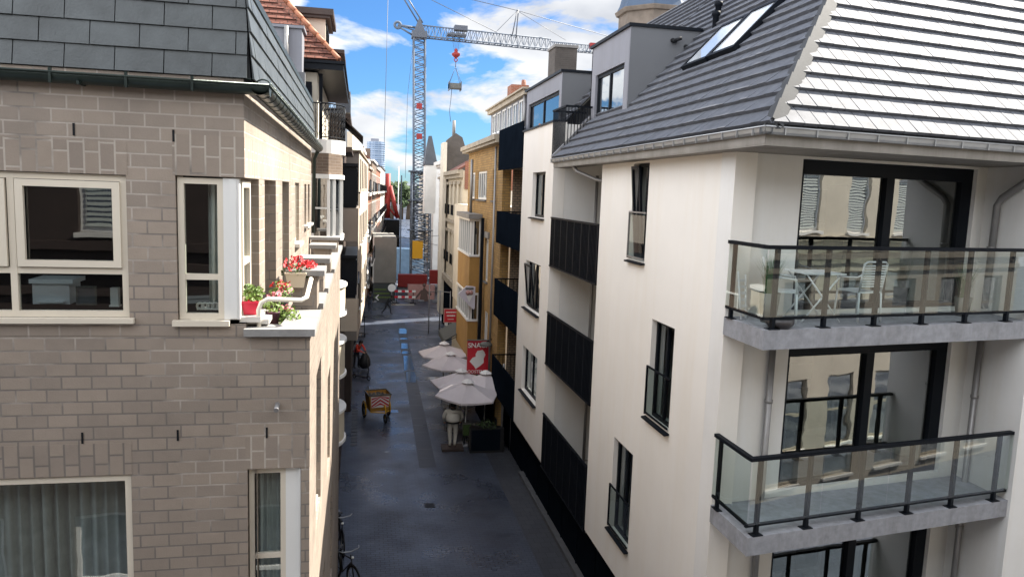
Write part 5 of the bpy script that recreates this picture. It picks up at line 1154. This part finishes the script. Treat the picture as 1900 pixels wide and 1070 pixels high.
for x in (4.0,4.24):
    for y in (28.12,28.36): m.box(x,x+.03,y,y+.03,GZ,GZ+.45)
m.build('stand','black_metal',t)
# ---------------------------------------------------------------- people
def figure(V, E, R, root=0):
    me=bpy.data.meshes.new('f'); me.from_pydata(V,E,[]); o=bpy.data.objects.new('f',me); COL.objects.link(o)
    sk=o.modifiers.new('s','SKIN'); ss=o.modifiers.new('u','SUBSURF'); ss.levels=2; sk.use_smooth_shade=True; sk.branch_smoothing=.6
    for i,v in enumerate(me.skin_vertices[0].data): r=R[i]; v.radius=r if isinstance(r,tuple) else (r,r); v.use_root=(i==root)
    bpy.context.view_layer.update(); q=bpy.data.meshes.new_from_object(o.evaluated_get(bpy.context.evaluated_depsgraph_get()))
    bpy.data.objects.remove(o); bpy.data.meshes.remove(me); return q
def person(label, loc, rz, P, regions, mats, hair='hair', group=None, hair_scale=1.0, name='person', cat='person', stout=1.0):
    """P: joint positions; one continuous skinned body, materials by nearest joint region"""
    names=['pelvis','waist','chest','neck','head','crown','shL','elL','wrL','haL','shR','elR','wrR','haR','hipL','knL','anL','toL','hipR','knR','anR','toR']
    r=dict(pelvis=.145,waist=.125,chest=.15,neck=.062,head=.092,crown=.075,shL=.068,elL=.05,wrL=.034,haL=.036,shR=.068,elR=.05,wrR=.034,haR=.036,hipL=.092,knL=.064,anL=.044,toL=.038,hipR=.092,knR=.064,anR=.044,toR=.038)
    V=[P[n] for n in names]; ix={n:i for i,n in enumerate(names)}
    E=[(ix[a],ix[b]) for a,b in (('pelvis','waist'),('waist','chest'),('chest','neck'),('neck','head'),('head','crown'),('chest','shL'),('shL','elL'),('elL','wrL'),('wrL','haL'),('chest','shR'),('shR','elR'),('elR','wrR'),('wrR','haR'),('pelvis','hipL'),('hipL','knL'),('knL','anL'),('anL','toL'),('pelvis','hipR'),('hipR','knR'),('knR','anR'),('anR','toR'))]
    big={'pelvis','waist','chest'}
    R=[(r[n]*(stout*1.12 if n in big else 1 if n in('neck','head','crown') else stout**.6), r[n]*(stout if n in big else 1 if n in('neck','head','crown') else stout**.6)) for n in names]
    # fingers: short chains from each hand
    for h,w in (('haL','wrL'),('haR','wrR')):
        a=Vector(P[w]); b=Vector(P[h]); d=(b-a).normalized(); s_=d.cross(Vector((0,1,0)) if abs(d.y)<.8 else Vector((1,0,0))).normalized()
        for k,(o_,L) in enumerate(((-.03,.055),(-.01,.07),(.01,.072),(.03,.06))):
            i=len(V); V.append(tuple(b+s_*o_+d*.03)); V.append(tuple(b+s_*o_*1.1+d*(.03+L)+Vector((0,-.012,0)))); R+=[.012,.009]; E+=[(ix[h],i),(i,i+1)]
        i=len(V); V.append(tuple(a.lerp(b,.7)+Vector((0,-.04,0)))); V.append(tuple(b+Vector((0,-.06,0))+d*.015)); R+=[.013,.010]; E+=[(ix[h],i),(i,i+1)]
    me=figure(V,E,R); me.materials.clear(); [me.materials.append(MATS[q]) for q in mats]; cents=[(n,Vector(P[n])) for n in names]
    segs=[(regions[a][0],Vector(P[a]),Vector(P[b])) for a,b in (('pelvis','waist'),('waist','chest'),('neck','head'),('head','crown'),('shL','elL'),('elL','wrL'),('haL','haL'),('shR','elR'),('elR','wrR'),('haR','haR'),('hipL','knL'),('knL','anL'),('toL','toL'),('hipR','knR'),('knR','anR'),('toR','toR'),('pelvis','hipL'),('pelvis','hipR'),('chest','shL'),('chest','shR'))]
    for p in me.polygons:
        c=p.center; best=1e9
        for mi,a,b in segs:
            ab=b-a; tt=max(0,min(1,(c-a).dot(ab)/max(ab.length_squared,1e-6))); dd=(c-(a+ab*tt)).length
            if dd<best: best=dd; p.material_index=mi
        p.use_smooth=True
    t=thing(name,label,cat,(0,0,0),group); o=bpy.data.objects.new('body',me); COL.objects.link(o); o.parent=t
    hd=Vector(P['head']); up=(Vector(P['crown'])-hd).normalized()
    m=MB(); fw=Vector(P.get('face',(0,-1,0))).normalized(); sd=up.cross(fw).normalized()
    T=Matrix(((sd.x,fw.x,up.x,hd.x),(sd.y,fw.y,up.y,hd.y),(sd.z,fw.z,up.z,hd.z),(0,0,0,1)))
    h=MB(T); vs=[];n=14
    prof=[(.0,.185),(.06,.175),(.10,.13),(.118,.06),(.115,-.0),(.10,-.06)]
    for i,(rr,z) in enumerate(prof):
        for k in range(n):
            a=2*PI*k/n; y=rr*1.05*math.sin(a); zz=z
            if y>.03: zz=max(z,.075)
            vs.append((rr*.95*hair_scale*math.cos(a),y*hair_scale-.012,zz*hair_scale))
    fs=[(i*n+k,i*n+(k+1)%n,(i+1)*n+(k+1)%n,(i+1)*n+k) for i in range(len(prof)-1) for k in range(n)]
    h.add(vs,fs,True); h.build('hair',hair,t)
    f=MB(T); f.lathe([(0,.02),(.014,.0),(.016,-.02),(0,-.03)],(0,.10,.01),8)
    for x in (-.092,.092): f.lathe([(0,.03),(.016,.015),(.016,-.02),(0,-.035)],(x,0,.0),8)
    f.build('face_features','skin' if 'skin' in mats else mats[-1],t)
    e=MB(T)
    for x in (-.035,.035): e.lathe([(0,.01),(.012,0),(0,-.01)],(x,.09,.03),8)
    e.box(-.025,.025,.088,.096,-.052,-.042); e.build('eyes_and_mouth','brown_print',t)
    t.location=loc; t.rotation_euler=(0,0,rz); return t
def pose(**k):
    P=dict(pelvis=(0,0,.93),waist=(0,.0,1.08),chest=(0,0,1.30),neck=(0,0,1.46),head=(0,-.01,1.56),crown=(0,-.01,1.68),shL=(.19,0,1.40),elL=(.24,.03,1.13),wrL=(.25,-.03,.90),haL=(.25,-.05,.82),shR=(-.19,0,1.40),elR=(-.24,.03,1.13),wrR=(-.25,-.03,.90),haR=(-.25,-.05,.82),hipL=(.10,0,.86),knL=(.11,-.02,.49),anL=(.11,.02,.09),toL=(.12,-.13,.045),hipR=(-.10,0,.86),knR=(-.11,-.02,.49),anR=(-.11,.02,.09),toR=(-.12,-.13,.045))
    P.update(k); return P
body=['pelvis','waist','chest','neck','head','crown','shL','elL','wrL','haL','shR','elR','wrR','haR','hipL','knL','anL','toL','hipR','knR','anR','toR']
def reg(top,leg,skin,shoe,fore=None,shorts=False):
    d={}
    for n in body:
        if n in('waist','chest','shL','shR'): d[n]=(top,)
        elif n in('elL','elR'): d[n]=(top if fore is None else fore,)
        elif n in('neck','head','crown','haL','haR','wrL','wrR'): d[n]=(skin,)
        elif n in('pelvis','hipL','hipR'): d[n]=(leg,)
        elif n in('knL','knR','anL','anR'): d[n]=(skin if shorts else leg,)
        else: d[n]=(shoe,)
    return d
# street sweeper in red hi-vis, bending over a black sack
p=onz(661,683,GZ)
sw=person('person in red and orange hi-vis top and dark shorts bending over a black sack',(p.x,p.y,GZ),R_(40),pose(waist=(0,-.06,1.07),chest=(0,-.20,1.26),neck=(0,-.30,1.38),head=(0,-.37,1.46),crown=(0,-.41,1.57),shL=(.19,-.22,1.36),shR=(-.19,-.22,1.36),elL=(.27,-.35,1.12),elR=(-.24,-.36,1.12),wrL=(.22,-.52,1.0),wrR=(-.08,-.55,1.02),haL=(.19,-.58,.97),haR=(-.02,-.61,.99),knL=(.12,-.08,.5),knR=(-.12,.0,.5),anL=(.13,.0,.09),anR=(-.12,.06,.09),toL=(.14,-.15,.045),toR=(-.13,-.09,.045),face=(0,-1,-.4)),reg(0,1,3,2,fore=0),['hi_vis','cloth_dark','cloth_dark','skin'])
m=MB(sw.matrix_basis)
# vest stripes follow the torso
for x in (-.09,.09): m.tube([(x,.16,1.02),(x,.10,1.2),(x,-.03,1.42),(x,-.2,1.44)],.018,6)
st=m.build('vest_stripes','reflective',sw)
MB(sw.matrix_basis).lathe([(0,.03),(.15,.02),(.155,-.03),(.15,-.06)],(0,-.01,1.0),14).build('belt','cloth_red',sw)
q=sw.location; m=MB(); c=(q.x+.45,q.y-.35,GZ)
m.lathe([(0,.08),(.2,.1),(.3,.25),(.3,.5),(.2,.78),(.08,.98),(.05,1.02),(.1,1.06),(0,1.04)],c,12); 
m.v=[v+Vector((random.uniform(-.02,.02),random.uniform(-.02,.02),0)) for v in m.v]
tag(m.build('refuse_sack','plastic_black'),'black refuse sack held by the person in hi-vis','sack')
p=onz(679,574,GZ)
person('person in dark hooded clothes walking by the left wall towards the barrier',(p.x+.3,p.y-2,GZ),R_(170),pose(knL=(.11,-.16,.5),anL=(.11,-.20,.12),toL=(.12,-.34,.07),anR=(-.11,.22,.11),toR=(-.12,.09,.05),elL=(.24,.10,1.14),wrL=(.24,.0,.92),haL=(.24,-.04,.85),elR=(-.25,-.08,1.14),wrR=(-.22,-.22,.98),haR=(-.21,-.28,.93),head=(0,-.01,1.58),crown=(0,-.02,1.70)),reg(0,1,2,1,fore=0),['cloth_dark','jeans','skin'],hair_scale=1.12)
p=onz(716,576,GZ)
person('person in black stooping mid-stride before the dark striped fence',(p.x,p.y-2,GZ),R_(75),pose(waist=(0,-.08,1.05),chest=(0,-.24,1.22),neck=(0,-.34,1.34),head=(0,-.41,1.42),crown=(0,-.46,1.53),shL=(.19,-.25,1.32),shR=(-.19,-.25,1.32),elL=(.24,-.32,1.06),elR=(-.24,-.3,1.06),wrL=(.22,-.48,.88),wrR=(-.22,-.45,.88),haL=(.21,-.54,.84),haR=(-.21,-.51,.84),knL=(.11,-.26,.52),anL=(.12,-.30,.10),toL=(.12,-.45,.05),knR=(-.11,.10,.5),anR=(-.11,.38,.15),toR=(-.11,.27,.05),face=(0,-1,-.5)),reg(0,0,1,0,fore=0),['cloth_dark','skin_dark'])
# white statue seen from behind
p=onz(839,832,GZ)
stt=person('stout white statue in shirt and trousers seen from behind under the nearest parasol',(p.x,p.y,GZ+.09),R_(178),pose(chest=(0,0,1.34),neck=(0,-.02,1.52),head=(0,-.02,1.63),crown=(0,-.02,1.77),shL=(.27,0,1.43),shR=(-.27,0,1.43),elL=(.36,-.02,1.18),elR=(-.36,-.02,1.18),wrL=(.33,-.14,.98),wrR=(-.33,-.14,.98),haL=(.31,-.18,.92),haR=(-.31,-.18,.92),hipL=(.12,0,.84),hipR=(-.12,0,.84),anL=(.09,.02,.09),anR=(-.09,.02,.09),toL=(.1,-.12,.045),toR=(-.1,-.12,.045)),reg(0,0,1,2,fore=0),['statue_white','skin','plastic_black'],name='statue',cat='statue',stout=1.55)
m=MB(stt.matrix_basis); m.lathe([(.262,-.015),(.268,0),(.268,.035),(.26,.045)],(0,0,.985),20); m.build('belt','plastic_black',stt)
m=MB(stt.matrix_basis); m.lathe([(.11,-.03),(.125,0),(.10,.06)],(0,-.02,1.49),14); m.build('scarf','plastic_black',stt)
m=MB(stt.matrix_basis); m.lathe([(.0,.06),(.20,.04),(.27,-.04),(.29,-.20),(.29,-.28),(.26,-.29)],(0,0,1.32),18); m.build('jacket','statue_white',stt)
MB(stt.matrix_basis@Matrix.Translation((0,0,-.09))).box(-.42,.42,-.35,.35,0,.088).build('base_plate','dark_brown',stt)
# ---------------------------------------------------------------- orange sweeper cart
p=onz(708,783,GZ); t=thing('sweeper_cart','orange street sweeper cart with red and white chevrons on its back','cart',(0,0,0))
m=MB(); a,b,c,d=(-.50,-.02),(.42,-.02),(.42,.85),(-.50,.85)
m.add([(-.42,0,.42),(.36,0,.42),(.36,.80,.42),(-.42,.80,.42),(-.50,-.06,1.12),(.44,-.06,1.12),(.44,.88,1.12),(-.50,.88,1.12)],[(0,3,2,1),(0,1,5,4),(1,2,6,5),(2,3,7,6),(3,0,4,7)])
m.add([(-.45,-.02,1.0),(.39,-.02,1.0),(.39,.84,1.0),(-.45,.84,1.0)],[(0,1,2,3)]); m.build('bin','cart_orange',t)
m=MB(); 
for q in ((-.53,.47,-.09,-.05),(-.53,.47,.87,.91),(-.53,-.49,-.05,.87),(.43,.47,-.05,.87)): m.box(*q,1.11,1.16)
m.build('rim','cart_grey',t)
leaves(MB(),(-.03,.4,1.02),.4,120,.06,.2).build('sweepings','cart_grey',t)
m=MB(); m.extrude([(-.40,-.062,.60),(.34,-.062,.60),(.37,-.085,1.08),(-.43,-.085,1.08)],(0,.012,0)); m.build('chevron_board','sign_white',t)
m=MB()
for k in range(4):
    z=.56+k*.16
    for s_ in (-1,1):
        x0=-.03
        def P_(x,z): z=max(.6,min(1.08,z)); return (x0+s_*x,-.066-.023*(z-.6)/.48-.004,z)
        m.extrude([P_(0,z+.16),P_(.37,z-.10),P_(.37,z-.02),P_(0,z+.24)],(0,.003,0))
m.build('chevron','sign_red',t)
for x in (-.56,.50): MB().torus((x,.62,.32),.27,.05,(1,0,0),20,7).build('wheel','rubber',t); MB().torus((x,.62,.40),.33,.03,(1,.02,0),16,5).build('mudguard','crane_yellow',t)
MB().torus((.12,-.42,.2),.16,.045,(1,.1,0),18,7).build('front_wheel','rubber',t)
m=MB(); m.tube([(.12,-.42,.2),(.14,-.34,.55),(.15,-.16,.72),(.14,-.02,.50),(.1,.1,.40)],.03,7); m.tube([(-.4,.8,.40),(-.4,-.0,.40),(.1,-.3,.42)],.025,6); m.tube([(.36,.8,.40),(.36,0,.40),(.14,-.3,.42)],.025,6); m.build('fork','crane_yellow',t)
m=MB(); m.tube([(-.44,.1,.9),(-.52,.05,1.55)],.022,6); m.build('broom_handle','cart_grey',t)
t.location=(p.x-.05,p.y+.25,GZ); t.rotation_euler=(0,0,R_(12))
# scooters, sack truck, bicycles
def scooter(lab,loc,rz,g='parked electric scooters'):
    t=thing('kick_scooter',lab,'scooter',(0,0,0),g); MB().box(-.08,.08,-.4,.35,.12,.19).build('deck','plastic_black',t); MB().tube([(0,-.42,.15),(0,-.52,.5),(0,-.42,1.12)],.03,7).build('stem','plastic_black',t); MB().tube([(-.25,-.40,1.1),(0,-.42,1.13),(.25,-.40,1.1)],.018,6).build('handlebar','plastic_black',t)
    for y in (-.52,.42): MB().torus((0,y,.12),.095,.03,(1,0,0),16,6).build('wheel','rubber',t)
    t.location=loc; t.rotation_euler=(0,0,rz); return t
p=onz(662,698,GZ); s1=scooter('dark kick scooter standing behind the bending person',(p.x+.2,p.y-.6,GZ),R_(50)); p=onz(646,705,GZ); dup(s1,(p.x+.05,p.y-1.5,GZ),R_(8),'dark kick scooter parked against the left house wall')
t=thing('sack_truck','tall dark metal rack cart on the sunlit strip by the left wall','cart',(0,0,0)); m=MB()
for x in (-.25,.25): m.tube([(x,0,.1),(x,0,1.75)],.025,6)
for z in (.3,.75,1.2,1.75): m.tube([(-.25,0,z),(.25,0,z)],.02,6)
m.build('frame','black_metal',t); MB().box(-.25,.25,-.25,0,.08,.11).build('toe_plate','black_metal',t)
for x in (-.28,.28): MB().torus((x,.06,.12),.1,.03,(1,0,0),14,6).build('wheel','rubber',t)
p=onz(669,626,GZ); t.location=(p.x,p.y,GZ); t.rotation_euler=(0,0,R_(10))
def bike(lab,loc,rz,g='bicycles parked at the foot of the brick building',col='plastic_black'):
    t=thing('bicycle',lab,'bicycle',(0,0,0),g)
    for y in (-.52,.52):
        w=MB().torus((0,y,.34),.325,.02,(1,0,0),28,6).build('wheel','rubber',t); m=MB(); m.torus((0,y,.34),.295,.012,(1,0,0),24,4)
        for k in range(10): a=2*PI*k/10; m.tube([(0,y,.34),(0,y+.29*math.cos(a),.34+.29*math.sin(a))],.003,3)
        m.build('rim','zinc',w)
        MB().torus((0,y,.345),.36,.022,(1,0,0),24,4).build('mudguard','plastic_black',w)
    m=MB(); 
    for a,b in (((0,.52,.34),(0,.08,.30)),((0,.08,.30),(0,.22,.82)),((0,.22,.78),(0,.52,.34)),((0,.08,.30),(0,-.36,.72)),((0,.2,.74),(0,-.36,.82)),((0,-.34,.92),(0,-.52,.34))): m.tube([a,b],.018,7)
    m.build('frame',col,t); MB().tube([(-.28,-.22,1.03),(-.22,-.34,1.03),(0,-.36,1.0),(.22,-.34,1.03),(.28,-.22,1.03)],.015,7).build('handlebar','zinc',t)
    m=MB(); m.lathe([(0,.03),(.07,.02),(.09,0),(.05,-.02),(0,-.02)],(0,.26,.87),12); m.box(-.025,.025,.1,.25,.86,.89); m.build('saddle','plastic_black',t)
    m=MB(); m.box(-.06,.06,.45,.8,.72,.74); m.tube([(-.06,.55,.34),(-.06,.75,.72)],.008,4); m.tube([(.06,.55,.34),(.06,.75,.72)],.008,4); m.build('carrier','zinc',t)
    m=MB(); m.lathe([(0,0),(.035,.01),(.035,.05),(0,.06)],(0,-.44,.85),8); m.build('lamp','reflective',t)
    t.location=loc; t.rotation_euler=(0,0,rz); return t
p=onz(632,1005,GZ); b1=bike('dark bicycle with pale handlebar leaning near the brick building, farther one',(p.x-.0,p.y-.3,GZ),R_(8)); p=onz(640,1075,GZ); dup(b1,(p.x-.02,p.y-.2,GZ),R_(28),'dark bicycle with silvery mudguard at the bottom edge of the picture')
# small street things
t=thing('no_entry_sign','red and white bar sign on a pole at the left wall','sign',(0,0,0)); p=ony(670,501,60); MB().box(p.x-.33,p.x+.33,59.98,60,p.z-.1,p.z+.1).build('panel','sign_red',t); MB().box(p.x-.3,p.x-.05,59.97,59.98,p.z-.05,p.z+.05).build('bar','sign_white',t); MB().tube([(p.x,60.03,GZ),(p.x,60.03,p.z+.2)],.03,6).build('pole','zinc_pipe',t)
t=thing('street_frame','slim grey metal frame of posts by the right pavement','post',(0,0,0)); m=MB(); 
p=onz(815,618,GZ); m.tube([(p.x,p.y,GZ),(p.x,p.y,GZ+3.0)],.045,6); m.tube([(p.x-.75,p.y,GZ),(p.x-.75,p.y,GZ+3.4)],.04,6); m.tube([(p.x+.6,p.y-1,GZ),(p.x+.6,p.y-1,GZ+3.1)],.04,6); m.build('posts','zinc_pipe',t); m=MB(); m.tube([(p.x-.75,p.y,GZ+2.9),(p.x,p.y,GZ+2.95),(p.x+.6,p.y-1,GZ+3.0)],.03,6); m.build('crossbar','zinc_pipe',t)
for px,lab in ((828,'white notice card standing by the right pavement, left one of the pair'),(843,'white notice card standing by the right pavement, right one of the pair')):
    p=ony(px,600,50); t=thing('notice_card',lab,'sign',(p.x,50,GZ),'white notice cards'); MB().box(p.x-.12,p.x+.12,50,50.02,p.z-.15,p.z+.15).build('card','sign_white',t); MB().box(p.x-.02,p.x+.02,50.02,50.05,GZ,p.z).build('stake','zinc_pipe',t)
m=MB(); p=onz(655,570,GZ); m.box(p.x-.35,p.x+.2,p.y-3,p.y-2.4,GZ,GZ+.55); m.box(p.x-.3,p.x+.15,p.y-2.95,p.y-2.45,GZ+.55,GZ+.75); tag(m.build('luggage','plastic_black'),'dark bundle of bags on the pavement at the left wall','bag')
t=thing('lamp','white globe street lamp on the left row','lamp',(0,0,0)); p=ony(652,342,45); MB().lathe([(0,-.14),(.1,-.1),(.14,0),(.1,.1),(0,.14)],p,12).build('globe','parasol_white',t); MB().tube([p+Vector((0,0,.12)),p+Vector((-.2,0,.3)),p+Vector((-.9,0,.3))],.025,6).build('arm','black_metal',t)
m=MB(); 
for k in range(12): y=28.6+k*.42; m.box(-.30,-.04,y,y+.3,GZ+.004,GZ+.02)
struct(m.build('kerb','coping_dark'))
